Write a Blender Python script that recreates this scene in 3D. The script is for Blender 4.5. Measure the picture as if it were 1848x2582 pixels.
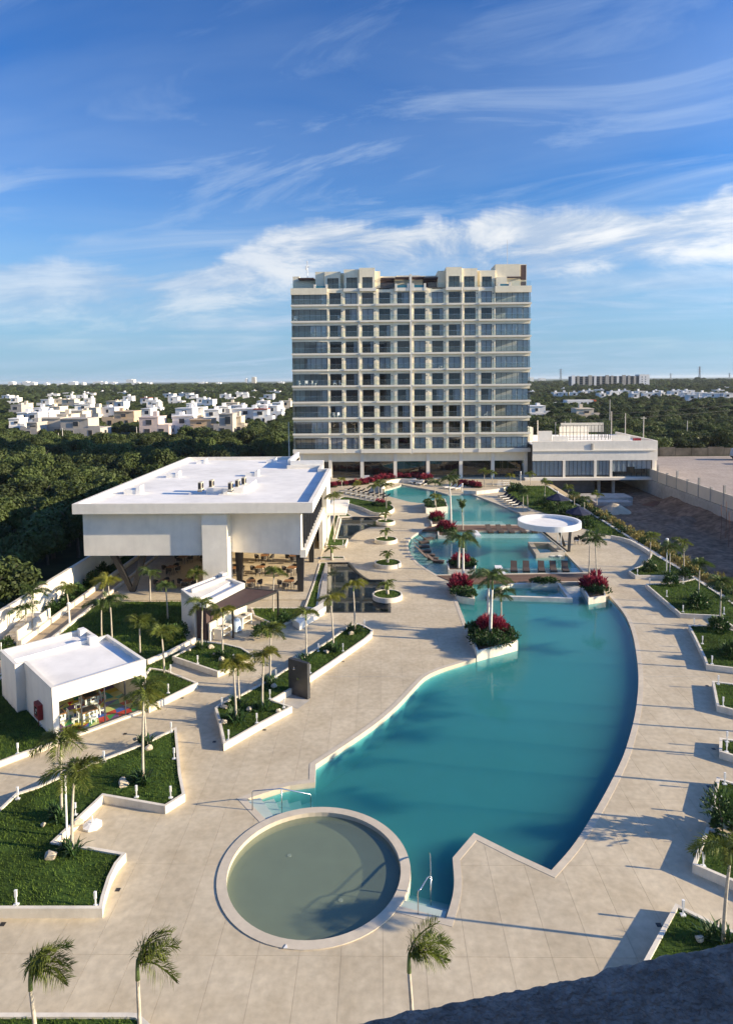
import bpy, bmesh, math, random
import numpy as np
from mathutils import Vector, Matrix, geometry, noise as mnoise
R = math.radians
random.seed(7); rng = np.random.default_rng(7)
scene = bpy.context.scene
for o in list(bpy.data.objects): bpy.data.objects.remove(o)
COL = scene.collection
# ------------------------------------------------------------------ camera
F, PX, PY, H = 1680.0, 924.0, 1070.0, 19.6        # focal length and principal point for a 1848x2582 frame, eye height
PITCH, YAW, ROLL = math.atan(112/1680), R(1.06), R(-0.52)
CAMROT = Matrix.Rotation(YAW,3,'Z') @ Matrix.Rotation(math.pi/2-PITCH,3,'X') @ Matrix.Rotation(ROLL,3,'Z')
cam_d = bpy.data.cameras.new('camera'); cam = bpy.data.objects.new('camera', cam_d); COL.objects.link(cam)
cam_d.sensor_fit = 'VERTICAL'; cam_d.sensor_height = 24; cam_d.lens = F/2582*24
cam_d.shift_y = -(1291-PY)/2582; cam_d.shift_x = 0
cam_d.clip_start = 0.1; cam_d.clip_end = 40000
cam.matrix_world = Matrix.Translation((0,0,H)) @ CAMROT.to_4x4()
scene.camera = cam
# ------------------------------------------------------------------ light
SUN_EL, SUN_AZ = R(17.3), R(-8.3)                 # azimuth from +X towards +Y: the sun stands right and a little behind
to_sun = Vector((math.cos(SUN_EL)*math.cos(SUN_AZ), math.cos(SUN_EL)*math.sin(SUN_AZ), math.sin(SUN_EL)))
sd = bpy.data.lights.new('sun','SUN'); sd.energy = 5.0; sd.angle = R(0.55); sd.color = (1.0,0.82,0.56)
sun = bpy.data.objects.new('sun', sd); COL.objects.link(sun)
sun.rotation_euler = to_sun.to_track_quat('Z','Y').to_euler(); sun.location = to_sun*100
world = bpy.data.worlds.new('World'); scene.world = world; world.use_nodes = True
def build_sky():
    nt = world.node_tree; N = nt.nodes; L = nt.links; N.clear()
    def n(t,**k):
        x = N.new(t)
        for a,b in k.items(): setattr(x,a,b)
        return x
    def mth(op,a,b=None,c=None,clamp=False):
        x = n('ShaderNodeMath',operation=op,use_clamp=clamp)
        for i,v in enumerate((a,b,c)):
            if v is None: continue
            if isinstance(v,(int,float)): x.inputs[i].default_value = v
            else: L.new(v,x.inputs[i])
        return x.outputs[0]
    out = n('ShaderNodeOutputWorld'); bg = n('ShaderNodeBackground'); bg.inputs[1].default_value = SKY_STR
    sky = n('ShaderNodeTexSky',sky_type='NISHITA',sun_disc=False)
    sky.sun_elevation = SUN_EL; sky.sun_rotation = math.pi/2 - SUN_AZ
    sky.altitude = 0; sky.air_density = 1.0; sky.dust_density = 0.3; sky.ozone_density = 1.6
    hs = n('ShaderNodeHueSaturation'); hs.inputs['Saturation'].default_value = 1.35; hs.inputs['Hue'].default_value = .508
    L.new(sky.outputs[0], hs.inputs['Color'])
    airc = n('ShaderNodeMixRGB'); airc.inputs[2].default_value = (1.45,2.4,3.55,1)
    mul = n('ShaderNodeMixRGB',blend_type='MULTIPLY'); mul.inputs[0].default_value = 1; mul.inputs[2].default_value = (.36,.62,.88,1); L.new(hs.outputs[0],mul.inputs[1]); L.new(mul.outputs[0],airc.inputs[1])
    tc = n('ShaderNodeTexCoord'); sp = n('ShaderNodeSeparateXYZ'); L.new(tc.outputs['Generated'],sp.inputs[0])
    x,y,z = sp.outputs
    zz = mth('MAXIMUM',z,0.0)
    # high cirrus on a flat layer: direction / elevation
    den = mth('ADD',zz,0.10)
    cx = mth('DIVIDE',x,den); cy = mth('DIVIDE',y,den)
    def noise(vx,vy,vz,scale,detail,rough,dist=0.0):
        c = n('ShaderNodeCombineXYZ')
        for i,v in enumerate((vx,vy,vz)):
            if isinstance(v,(int,float)): c.inputs[i].default_value = v
            else: L.new(v,c.inputs[i])
        t = n('ShaderNodeTexNoise'); t.inputs['Scale'].default_value = scale; t.inputs['Detail'].default_value = detail
        t.inputs['Roughness'].default_value = rough; t.inputs['Distortion'].default_value = dist
        L.new(c.outputs[0],t.inputs['Vector']); return t.outputs[0]
    def ramp(v,a,b):
        m = n('ShaderNodeMapRange',interpolation_type='SMOOTHSTEP'); L.new(v,m.inputs[0])
        m.inputs[1].default_value = a; m.inputs[2].default_value = b; return m.outputs[0]
    # streaks run from left-near to right-far
    ca, sa = math.cos(R(-22)), math.sin(R(-22))
    s1 = mth('ADD',mth('MULTIPLY',cx,ca),mth('MULTIPLY',cy,sa)); s2 = mth('SUBTRACT',mth('MULTIPLY',cy,ca),mth('MULTIPLY',cx,sa))
    big = ramp(noise(mth('MULTIPLY',s1,0.45),s2,1.7,0.8,2.0,0.5,0.4),0.34,0.60)
    fine = ramp(noise(mth('MULTIPLY',s1,0.34),mth('MULTIPLY',s2,0.8),4.2,2.3,10.0,0.64,1.1),0.36,0.80)
    cir = mth('MULTIPLY',mth('MULTIPLY',big,fine),0.72)
    veil = mth('MULTIPLY',ramp(noise(mth('MULTIPLY',s1,0.2),mth('MULTIPLY',s2,0.6),9.0,1.1,6.0,0.55,0.5),0.40,0.78),0.36)
    # banked cloud low over the horizon: azimuth / elevation
    az = mth('ARCTAN2',x,y); el = mth('ARCSINE',z)
    warp = noise(mth('MULTIPLY',az,3.0),mth('MULTIPLY',el,3.0),0.5,2.0,3.0,0.5)
    topn = noise(mth('MULTIPLY',az,1.0),0.0,3.3,4.6,7.0,0.55)
    body = noise(mth('MULTIPLY',az,1.5),mth('MULTIPLY',el,5.5),6.3,2.9,10.0,0.66,0.5)
    lift = mth('MULTIPLY',ramp(az,-0.32,-0.08),0.070)                 # the bank stands higher to the right
    top = mth('ADD',mth('ADD',0.160,lift),mth('MULTIPLY',mth('SUBTRACT',topn,0.5),0.12))
    top = mth('ADD',top,mth('MULTIPLY',mth('SUBTRACT',body,0.5),0.05))
    below = ramp(mth('SUBTRACT',top,el),-0.005,0.014)
    base = ramp(mth('SUBTRACT',mth('ADD',el,mth('MULTIPLY',mth('SUBTRACT',body,0.5),0.16)),lift),0.060,0.130)
    bank = mth('MULTIPLY',mth('MULTIPLY',below,base),ramp(body,0.24,0.48))
    st = noise(mth('MULTIPLY',az,0.9),mth('MULTIPLY',el,13.0),8.8,2.0,6.0,0.50,0.2)
    strat = mth('MULTIPLY',mth('MULTIPLY',ramp(st,0.44,0.66),0.6),mth('MULTIPLY',ramp(el,0.025,0.06),ramp(el,0.17,0.10)))
    lowc = mth('MAXIMUM',bank,strat,clamp=True)
    low = n('ShaderNodeMapRange',interpolation_type='SMOOTHSTEP'); L.new(el,low.inputs[0]); low.inputs[1].default_value=.30; low.inputs[2].default_value=0.0; low.inputs[3].default_value=0.0; low.inputs[4].default_value=.85
    L.new(low.outputs[0],airc.inputs[0])
    a1 = n('ShaderNodeMixRGB'); a1.inputs[2].default_value = (2.6,3.3,4.3,1); L.new(airc.outputs[0],a1.inputs[1])
    L.new(mth('MAXIMUM',cir,veil,clamp=True),a1.inputs[0])
    shade = n('ShaderNodeMixRGB'); shade.inputs[1].default_value = (2.3,2.9,3.8,1); shade.inputs[2].default_value = (4.5,4.6,4.7,1)
    L.new(ramp(mth('ADD',body,mth('MULTIPLY',mth('SUBTRACT',warp,0.5),0.5)),0.42,0.66),shade.inputs[0])
    a2 = n('ShaderNodeMixRGB'); L.new(a1.outputs[0],a2.inputs[1]); L.new(shade.outputs[0],a2.inputs[2]); L.new(mth('MULTIPLY',lowc,mth('ADD',0.50,mth('MULTIPLY',ramp(az,-0.40,0.0),0.45))),a2.inputs[0])
    dt = n('ShaderNodeVectorMath',operation='DOT_PRODUCT'); L.new(tc.outputs['Generated'],dt.inputs[0]); dt.inputs[1].default_value = tuple(to_sun)
    glow = mth('ADD',1.0,mth('MULTIPLY',mth('POWER',mth('MAXIMUM',dt.outputs['Value'],0.0),2.0),1.1))
    vs = n('ShaderNodeVectorMath',operation='SCALE'); L.new(a2.outputs[0],vs.inputs[0]); L.new(glow,vs.inputs['Scale'])
    L.new(vs.outputs[0],bg.inputs[0]); L.new(bg.outputs[0],out.inputs[0])
SKY_STR = 0.10
HAZE = 0.00006
build_sky()
scene.view_settings.view_transform = 'Standard'; scene.view_settings.look = 'None'
scene.view_settings.exposure = 1.02; scene.view_settings.gamma = 1
scene.render.engine = 'CYCLES'
try:
    scene.cycles.max_bounces = 8; scene.cycles.volume_bounces = 1; scene.cycles.transparent_max_bounces = 12; scene.cycles.caustics_reflective = False; scene.cycles.caustics_refractive = False
except Exception: pass
# ------------------------------------------------------------------ where a pixel of the frame meets the place
def ray(u,v): return CAMROT @ Vector(((u-PX)/F, -(v-PY)/F, -1))
def G(u,v,z=0.0):
    d = ray(u,v); t = (z-H)/d.z; return (d.x*t, d.y*t)
def atY(u,v,Y):
    d = ray(u,v); t = Y/d.y; return (d.x*t, H+d.z*t)
def GP(pts,z=0.0): return [G(u,v,z) for u,v in pts]
# ------------------------------------------------------------------ materials
MATS = {}
def mat(name, col, rough=0.7, var=0.12, scale=3.0, bump=0.0, bscale=40.0, spec=0.4, metal=0.0, col2=None, scale2=None, trans=0.0, streak=0.0, objvar=0.0):
    m = bpy.data.materials.new(name); m.use_nodes = True; nt = m.node_tree; N = nt.nodes; L = nt.links
    b = N['Principled BSDF']; b.inputs['Roughness'].default_value = rough; b.inputs['Metallic'].default_value = metal
    b.inputs['Specular IOR Level'].default_value = spec
    g = N.new('ShaderNodeNewGeometry')
    t = N.new('ShaderNodeTexNoise'); t.inputs['Scale'].default_value = scale; t.inputs['Detail'].default_value = 7; t.inputs['Roughness'].default_value = 0.62
    L.new(g.outputs['Position'],t.inputs['Vector'])
    mr = N.new('ShaderNodeMapRange'); mr.inputs[1].default_value = 0.3; mr.inputs[2].default_value = 0.7; L.new(t.outputs[0],mr.inputs[0])
    mx = N.new('ShaderNodeMixRGB'); L.new(mr.outputs[0],mx.inputs[0])
    c = col if len(col)==4 else (*col,1)
    if col2 is None:
        mx.inputs[1].default_value = (*[v*(1-var) for v in c[:3]],1); mx.inputs[2].default_value = (*[min(1,v*(1+var)) for v in c[:3]],1)
    else:
        mx.inputs[1].default_value = c; mx.inputs[2].default_value = (*col2,1)
    last = mx.outputs[0]
    if scale2:
        t2 = N.new('ShaderNodeTexNoise'); t2.inputs['Scale'].default_value = scale2; t2.inputs['Detail'].default_value = 4
        L.new(g.outputs['Position'],t2.inputs['Vector'])
        hs = N.new('ShaderNodeHueSaturation'); mr2 = N.new('ShaderNodeMapRange'); mr2.inputs[1].default_value = .3; mr2.inputs[2].default_value = .7
        mr2.inputs[3].default_value = 1-var; mr2.inputs[4].default_value = 1+var
        L.new(t2.outputs[0],mr2.inputs[0]); L.new(mr2.outputs[0],hs.inputs['Value']); L.new(last,hs.inputs['Color']); last = hs.outputs[0]
    if streak:
        mp = N.new('ShaderNodeVectorMath'); mp.operation='MULTIPLY'; mp.inputs[1].default_value=(1.3,1.3,.16); L.new(g.outputs['Position'],mp.inputs[0])
        t4 = N.new('ShaderNodeTexNoise'); t4.inputs['Scale'].default_value=1.6; t4.inputs['Detail'].default_value=6; L.new(mp.outputs[0],t4.inputs['Vector'])
        m4 = N.new('ShaderNodeMapRange'); m4.inputs[1].default_value=.5; m4.inputs[2].default_value=.75; m4.inputs[3].default_value=1; m4.inputs[4].default_value=1-streak; L.new(t4.outputs[0],m4.inputs[0])
        h4 = N.new('ShaderNodeHueSaturation'); L.new(m4.outputs[0],h4.inputs['Value']); L.new(last,h4.inputs['Color']); last = h4.outputs[0]
    if objvar:
        oi = N.new('ShaderNodeObjectInfo'); hs = N.new('ShaderNodeHueSaturation'); mr3 = N.new('ShaderNodeMapRange')
        mr3.inputs[3].default_value = 1-objvar; mr3.inputs[4].default_value = 1+objvar
        L.new(oi.outputs['Random'],mr3.inputs[0]); L.new(mr3.outputs[0],hs.inputs['Value']); L.new(last,hs.inputs['Color']); last = hs.outputs[0]
    L.new(last,b.inputs['Base Color'])
    if bump:
        t3 = N.new('ShaderNodeTexNoise'); t3.inputs['Scale'].default_value = bscale; t3.inputs['Detail'].default_value = 5
        L.new(g.outputs['Position'],t3.inputs['Vector'])
        bp = N.new('ShaderNodeBump'); bp.inputs['Strength'].default_value = bump; bp.inputs['Distance'].default_value = 0.02
        L.new(t3.outputs[0],bp.inputs['Height']); L.new(bp.outputs[0],b.inputs['Normal'])
    if trans:
        tr = N.new('ShaderNodeBsdfTranslucent'); L.new(last,tr.inputs[0]); ms = N.new('ShaderNodeMixShader'); ms.inputs[0].default_value = trans
        L.new(b.outputs[0],ms.inputs[1]); L.new(tr.outputs[0],ms.inputs[2]); L.new(ms.outputs[0],N['Material Output'].inputs[0])
    MATS[name] = m; return m
def mat_glass(name, tint, ior=1.5, rough=0.02, bump=0.0, bscale=2.0, gloss=(1,1,1), haze=0.0, hazecol=(.5,.6,.6)):
    """thin clear sheet: Fresnel reflection over tinted see-through"""
    m = bpy.data.materials.new(name); m.use_nodes = True; nt = m.node_tree; N = nt.nodes; L = nt.links
    N.remove(N['Principled BSDF'])
    tr = N.new('ShaderNodeBsdfTransparent'); tr.inputs[0].default_value = (*tint,1)
    gl = N.new('ShaderNodeBsdfGlossy'); gl.inputs['Roughness'].default_value = rough; gl.inputs[0].default_value = (*gloss,1)
    fr = N.new('ShaderNodeFresnel'); fr.inputs[0].default_value = ior
    ms = N.new('ShaderNodeMixShader'); L.new(gl.outputs[0],ms.inputs[2])
    # only the outer skin mirrors; light leaving from inside passes
    ge = N.new('ShaderNodeNewGeometry'); iv = N.new('ShaderNodeMath'); iv.operation='SUBTRACT'; iv.inputs[0].default_value=1; L.new(ge.outputs['Backfacing'],iv.inputs[1])
    mu = N.new('ShaderNodeMath'); mu.operation='MULTIPLY'; L.new(fr.outputs[0],mu.inputs[0]); L.new(iv.outputs[0],mu.inputs[1]); L.new(mu.outputs[0],ms.inputs[0])
    if haze:
        df = N.new('ShaderNodeBsdfDiffuse'); df.inputs[0].default_value = (*hazecol,1)
        mh = N.new('ShaderNodeMixShader'); mh.inputs[0].default_value = haze; L.new(tr.outputs[0],mh.inputs[1]); L.new(df.outputs[0],mh.inputs[2]); L.new(mh.outputs[0],ms.inputs[1])
    else: L.new(tr.outputs[0],ms.inputs[1])
    if bump:
        g = N.new('ShaderNodeNewGeometry'); t = N.new('ShaderNodeTexNoise'); t.inputs['Scale'].default_value = bscale; t.inputs['Detail'].default_value = 3
        L.new(g.outputs['Position'],t.inputs['Vector']); bp = N.new('ShaderNodeBump'); bp.inputs['Strength'].default_value = bump; bp.inputs['Distance'].default_value = 0.02
        L.new(t.outputs[0],bp.inputs['Height']); L.new(bp.outputs[0],gl.inputs['Normal']); L.new(bp.outputs[0],fr.inputs['Normal'])
    L.new(ms.outputs[0],N['Material Output'].inputs[0]); MATS[name] = m; return m
M = MATS
mat('stucco',(.78,.735,.64),.85,.06,1.2,.25,30,.2,scale2=.35,streak=.07)
mat('stucco_cream',(.76,.71,.60),.85,.06,1.2,.2,30,.2,scale2=.3)
mat('tower_wall',(.82,.74,.56),.85,.06,.9,0,30,.2,scale2=.2,streak=.07)
mat('tower_edge',(.78,.73,.62),.8,.04,1.0,0,30,.2)
mat('roof_white',(.79,.77,.72),.8,.09,.7,.2,8,.2,scale2=.16)
mat('kerb',(.72,.66,.55),.8,.09,2.5,.2,30,.2,scale2=.5,streak=.18)
mat('coping',(.56,.49,.38),.75,.08,3,.15,40,.3,scale2=.6)
mat('concrete',(.42,.39,.34),.9,.15,1.5,.3,20,.2,scale2=.25)
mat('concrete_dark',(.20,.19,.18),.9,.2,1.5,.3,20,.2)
mat('wood_deck',(.17,.105,.07),.7,.2,6,.2,60,.3,objvar=.18)
mat('wood_table',(.30,.15,.07),.5,.15,9,0,40,.4)
mat('black_metal',(.018,.018,.02),.45,.1,3,0,40,.5)
mat('dark_tile',(.020,.024,.026),.35,.3,2.5,.1,20,.5)
mat('dark_ledge',(.045,.048,.05),.3,.2,2,.1,20,.5)
mat('slate',(.035,.037,.042),.45,.3,2.0,.15,18,.5,scale2=.8)
mat('steel',(.62,.62,.62),.22,.04,4,0,30,.5,metal=1.0)
mat('white_paint',(.80,.80,.78),.5,.04,4,0,30,.4)
mat('frame_dark',(.035,.038,.045),.45,.1,4,0,30,.5)
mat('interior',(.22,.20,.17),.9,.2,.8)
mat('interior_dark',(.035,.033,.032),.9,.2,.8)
mat('curtain',(.62,.62,.62),.9,.08,3)
mat('brown_panel',(.07,.045,.045),.7,.15,3)
mat('spa_blue',(.03,.16,.22),.15,.1,2,0,30,.5)
mat('soil',(.10,.07,.05),.95,.3,3,.5,20,.1)
mat('lawn_base',(.045,.080,.017),.95,.35,5,.6,25,.1,scale2=.7)
mat('grass_blade',(.082,.130,.022),.7,.38,1.6,0,10,.15,scale2=.35,trans=.25)
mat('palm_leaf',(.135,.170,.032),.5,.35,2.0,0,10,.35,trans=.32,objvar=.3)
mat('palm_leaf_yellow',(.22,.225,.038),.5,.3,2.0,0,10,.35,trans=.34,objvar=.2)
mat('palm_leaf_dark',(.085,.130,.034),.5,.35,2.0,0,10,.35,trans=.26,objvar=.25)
mat('palm_shaft',(.13,.19,.06),.45,.15,3,0,10,.4)
mat('palm_trunk',(.44,.40,.33),.85,.22,7,.4,25,.2)
mat('royal_trunk',(.62,.60,.55),.8,.14,4,.2,25,.2)
mat('shrub_leaf',(.035,.078,.020),.55,.4,3.0,0,10,.3,trans=.15)
mat('red_leaf',(.085,.012,.030),.5,.4,5.0,0,10,.3,col2=(.36,.030,.062),trans=.2)
mat('yellow_leaf',(.22,.19,.06),.6,.4,3.0,0,10,.3,trans=.2)
mat('forest_leaf',(.066,.091,.026),.6,.42,.5,0,10,.25,trans=.25,scale2=.08,objvar=.38)
mat('bark',(.12,.10,.08),.9,.25,6)
mat('weathered',(.12,.105,.085),.9,.35,.6,.3,6,.2,scale2=.25)
mat('parapet_rough',(.34,.32,.30),.95,.25,9,1.0,55,.1,scale2=30)
mat('rock',(.52,.45,.34),.9,.25,5,.6,14,.2)
mat('navy_fabric',(.010,.016,.045),.8,.15,3)
mat('fabric_black',(.022,.023,.026),.8,.2,6)
mat('wicker',(.085,.062,.05),.75,.2,30)
mat('wicker_dark',(.04,.034,.03),.75,.2,30)
mat('cushion',(.66,.63,.57),.9,.06,4)
mat('red_paint',(.22,.012,.018),.45,.08,4,0,30,.4)
mat('blue_cloth',(.42,.52,.62),.9,.2,5)
mat('forest_floor',(.030,.040,.014),.95,.4,.08,scale2=.4)
mat('earth',(.23,.155,.105),.95,.35,.35,.6,5,.1,scale2=1.3)
mat('gravel',(.36,.31,.27),.95,.14,.25,.4,12,.1,scale2=2.0)
mat('sand',(.50,.42,.30),.95,.12,1.0,.4,10,.1)
mat('path_sand',(.40,.32,.22),.9,.12,1.4,.2,20,.1)
mat('town_white',(.80,.78,.74),.8,.05,.3,objvar=.06)
mat('town_cream',(.62,.54,.42),.8,.07,.3,objvar=.1)
mat('town_grey',(.42,.39,.35),.9,.12,.6)
mat('town_tan',(.55,.42,.28),.9,.08,.4)
mat('town_pink',(.60,.50,.45),.9,.05,.4)
mat('orange',(.65,.14,.04),.7,.05,1)
mat('red_tile',(.30,.07,.04),.8,.2,1)
mat('dull_window',(.035,.04,.05),.25,.1,1,0,30,.6)
mat('pole',(.52,.50,.46),.8,.1,3)
mat('rust',(.16,.07,.04),.8,.2,5)
mat('ac_beige',(.55,.50,.38),.6,.08,3)
mat('pylon',(.30,.33,.36),.6,.1,1)
mat('tarp',(.30,.36,.42),.5,.25,.8)
mat('yellow_paint',(.60,.35,.02),.5,.1,2)
mat('hedge_soil',(.40,.32,.20),.95,.25,1.5,.4,14,.1)
for i,c in enumerate(((.55,.04,.03),(.02,.10,.45),(.03,.30,.08),(.62,.50,.04),(.16,.06,.25),(.05,.38,.30),(.60,.62,.22),(.02,.16,.10))): mat('mat_colour_%d'%i,c,.6,.05,3)
mat_glass('window_glass',(.55,.60,.64),1.72,.01)
mat_glass('corner_glass',(.68,.74,.75),1.9,.01)
mat_glass('rail_glass',(.84,.91,.91),1.4,.02,haze=.05,hazecol=(.5,.6,.62))
mat_glass('shop_glass',(.86,.90,.88),1.5,.01)
mat_glass('pool_water_shader',(.66,.86,.88),1.33,.015,.16,1.6,haze=.34,hazecol=(.020,.175,.20))
mat_glass('shallow_water_shader',(.80,.93,.93),1.33,.015,.10,2.0,haze=.10,hazecol=(.06,.26,.27))
mat_glass('kid_water_shader',(.74,.80,.72),1.33,.015,.06,2.5,haze=.48,hazecol=(.185,.235,.185))
mat_glass('pond_water_shader',(.55,.62,.62),1.33,.01,.03,2.0)
mat('pool_floor',(.11,.37,.37),.7,.24,.35,scale2=.13)  # large noise patches put palm shade and depth tones into the floor colour
mat('shelf_floor',(.42,.50,.45),.7,.06,1.0)
mat('kid_floor',(.40,.43,.35),.7,.08,.8)
# plaza: warm stone-coloured concrete with faint clouds; joint lines only for the sheet too far away to cut into slabs
def mat_water(name,scat,absorb,sd,ad):
    """turbid water body: Fresnel sheen on a clear skin, scattering and absorbing inside"""
    m = mat_glass(name,(1,1,1),1.33,.02,.32,3.2); nt=m.node_tree; N=nt.nodes; L=nt.links
    sc=N.new('ShaderNodeVolumeScatter'); sc.inputs[0].default_value=(*scat,1); sc.inputs['Density'].default_value=sd
    ab=N.new('ShaderNodeVolumeAbsorption'); ab.inputs[0].default_value=(*absorb,1); ab.inputs['Density'].default_value=ad
    ad_=N.new('ShaderNodeAddShader'); L.new(sc.outputs[0],ad_.inputs[0]); L.new(ab.outputs[0],ad_.inputs[1]); L.new(ad_.outputs[0],N['Material Output'].inputs['Volume']); return m
mat_water('pool_water_body',(.15,.58,.60),(.10,.60,.64),.46,.78)
def mat_paving(name, joints):
    m = mat(name,(.47,.392,.268),.72,.11,.55,.12,9,.32,col2=(.585,.505,.365),scale2=3.2)
    nt = m.node_tree; N = nt.nodes; L = nt.links; b = N['Principled BSDF']
    src = b.inputs['Base Color'].links[0].from_socket
    g = N.new('ShaderNodeNewGeometry'); t = N.new('ShaderNodeTexNoise'); t.inputs['Scale'].default_value = .13; t.inputs['Detail'].default_value = 6
    L.new(g.outputs['Position'],t.inputs['Vector'])
    mr = N.new('ShaderNodeMapRange'); mr.inputs[1].default_value=.35; mr.inputs[2].default_value=.65; mr.inputs[3].default_value=.90; mr.inputs[4].default_value=1.05
    L.new(t.outputs[0],mr.inputs[0]); hs = N.new('ShaderNodeHueSaturation'); L.new(src,hs.inputs['Color']); L.new(mr.outputs[0],hs.inputs['Value']); last = hs.outputs[0]
    if joints:
        sp = N.new('ShaderNodeSeparateXYZ'); L.new(g.outputs['Position'],sp.inputs[0])
        outs = []
        for ax,step in ((0,1.43),(1,4.29)):
            a = N.new('ShaderNodeMath'); a.operation='PINGPONG'; a.inputs[1].default_value = step/2; L.new(sp.outputs[ax],a.inputs[0])
            c = N.new('ShaderNodeMath'); c.operation='LESS_THAN'; c.inputs[1].default_value = .014; L.new(a.outputs[0],c.inputs[0]); outs.append(c)
        mxm = N.new('ShaderNodeMath'); mxm.operation='MAXIMUM'; L.new(outs[0].outputs[0],mxm.inputs[0]); L.new(outs[1].outputs[0],mxm.inputs[1])
        mm = N.new('ShaderNodeMath'); mm.operation='MULTIPLY'; mm.inputs[1].default_value=.28; L.new(mxm.outputs[0],mm.inputs[0])
        mx = N.new('ShaderNodeMixRGB'); mx.inputs[2].default_value=(.22,.18,.14,1); L.new(mm.outputs[0],mx.inputs[0]); L.new(last,mx.inputs[1]); last = mx.outputs[0]
    else:
        oi = N.new('ShaderNodeObjectInfo'); mr2 = N.new('ShaderNodeMapRange'); mr2.inputs[3].default_value=.965; mr2.inputs[4].default_value=1.03
        h2 = N.new('ShaderNodeHueSaturation'); L.new(oi.outputs['Random'],mr2.inputs[0]); L.new(mr2.outputs[0],h2.inputs['Value']); L.new(last,h2.inputs['Color']); last = h2.outputs[0]
    L.new(last,b.inputs['Base Color'])
mat_paving('paving',False); mat_paving('paving_far',True)
mat('joint',(.37,.31,.23),.9,.15,3)
# ------------------------------------------------------------------ mesh collector
class MB:
    def __init__(s): s.v=[]; s.f=[]
    def add(s,vs,fs):
        o=len(s.v); s.v.extend([tuple(p) for p in vs]); s.f.extend([tuple(i+o for i in f) for f in fs]); return s
    def box(s,x0,x1,y0,y1,z0,z1):
        return s.add([(x0,y0,z0),(x1,y0,z0),(x1,y1,z0),(x0,y1,z0),(x0,y0,z1),(x1,y0,z1),(x1,y1,z1),(x0,y1,z1)],
                     [(0,3,2,1),(4,5,6,7),(0,1,5,4),(1,2,6,5),(2,3,7,6),(3,0,4,7)])
    def obox(s,p,q,w,z0,z1,side=0.0):
        """box along the line p-q (xy), width w, shifted sideways"""
        d=Vector((q[0]-p[0],q[1]-p[1])); d.normalize(); nn=Vector((-d.y,d.x))
        a=nn*(side+w/2); b=nn*(side-w/2)
        c=[(p[0]+b.x,p[1]+b.y),(q[0]+b.x,q[1]+b.y),(q[0]+a.x,q[1]+a.y),(p[0]+a.x,p[1]+a.y)]
        return s.prism(c,z0,z1)
    def prism(s,poly,z0,z1,cap=True):
        if area(poly)<0: poly=poly[::-1]
        n=len(poly); vs=[(x,y,z0) for x,y in poly]+[(x,y,z1) for x,y in poly]
        fs=[(i,(i+1)%n,n+(i+1)%n,n+i) for i in range(n)]
        if cap:
            tr=tri(poly); fs+=[(n+a,n+b,n+c) for a,b,c in tr]+[(c,b,a) for a,b,c in tr]
        return s.add(vs,fs)
    def sheet(s,poly,z):
        if area(poly)<0: poly=poly[::-1]
        return s.add([(x,y,z) for x,y in poly],tri(poly))
    def ring(s,outer,inner,z0,z1):
        """wall between two matching outlines"""
        n=len(outer); vs=[(x,y,z0) for x,y in outer]+[(x,y,z1) for x,y in outer]+[(x,y,z1) for x,y in inner]+[(x,y,z0) for x,y in inner]
        fs=[]
        for i in range(n):
            j=(i+1)%n; fs+=[(i,j,n+j,n+i),(n+i,n+j,2*n+j,2*n+i),(2*n+i,2*n+j,3*n+j,3*n+i)]
        if area(outer)<0: fs=[f[::-1] for f in fs]
        return s.add(vs,fs)
    def walls(s,poly,z0,z1,inward=True):
        if area(poly)<0: poly=poly[::-1]
        n=len(poly); fs=[(i,(i+1)%n,n+(i+1)%n,n+i) for i in range(n)]
        if inward: fs=[f[::-1] for f in fs]
        return s.add([(x,y,z0) for x,y in poly]+[(x,y,z1) for x,y in poly],fs)
    def tube(s,path,rad,seg=8,caps=True):
        path=[Vector(p) for p in path]; n=len(path)
        rad=rad if hasattr(rad,'__len__') else [rad]*n
        o=len(s.v); vs=[]; fs=[]; prev=None
        for i,p in enumerate(path):
            t=(path[min(i+1,n-1)]-path[max(i-1,0)]).normalized()
            if prev is None: a=t.orthogonal().normalized()
            else: a=(prev-t*prev.dot(t)); a=a.normalized() if a.length>1e-6 else t.orthogonal().normalized()
            prev=a; b=t.cross(a)
            for k in range(seg):
                an=2*math.pi*k/seg; vs.append(p+(a*math.cos(an)+b*math.sin(an))*rad[i])
        for i in range(n-1):
            for k in range(seg):
                k2=(k+1)%seg; fs.append((i*seg+k,i*seg+k2,(i+1)*seg+k2,(i+1)*seg+k))
        if caps: fs+=[tuple(range(seg))[::-1],tuple((n-1)*seg+k for k in range(seg))]
        return s.add(vs,fs)
    def cyl(s,x,y,z0,z1,r0,r1=None,seg=20):
        r1=r0 if r1 is None else r1
        vs=[(x+r0*math.cos(2*math.pi*k/seg),y+r0*math.sin(2*math.pi*k/seg),z0) for k in range(seg)]+[(x+r1*math.cos(2*math.pi*k/seg),y+r1*math.sin(2*math.pi*k/seg),z1) for k in range(seg)]
        fs=[(k,(k+1)%seg,seg+(k+1)%seg,seg+k) for k in range(seg)]+[tuple(range(seg))[::-1],tuple(range(seg,2*seg))]
        return s.add(vs,fs)
    def lathe(s,x,y,prof,seg=40):
        n=len(prof); vs=[(x+r*math.cos(2*math.pi*k/seg),y+r*math.sin(2*math.pi*k/seg),z) for k in range(seg) for r,z in prof]
        fs=[(k*n+i,((k+1)%seg)*n+i,((k+1)%seg)*n+i+1,k*n+i+1) for k in range(seg) for i in range(n-1)]
        return s.add(vs,fs)
    def mesh(s,name,m,smooth=False):
        me=bpy.data.meshes.new(name); me.from_pydata(s.v,[],s.f); me.update()
        if m is not None: me.materials.append(M[m] if isinstance(m,str) else m)
        if smooth: me.polygons.foreach_set('use_smooth',[True]*len(me.polygons))
        return me
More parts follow.
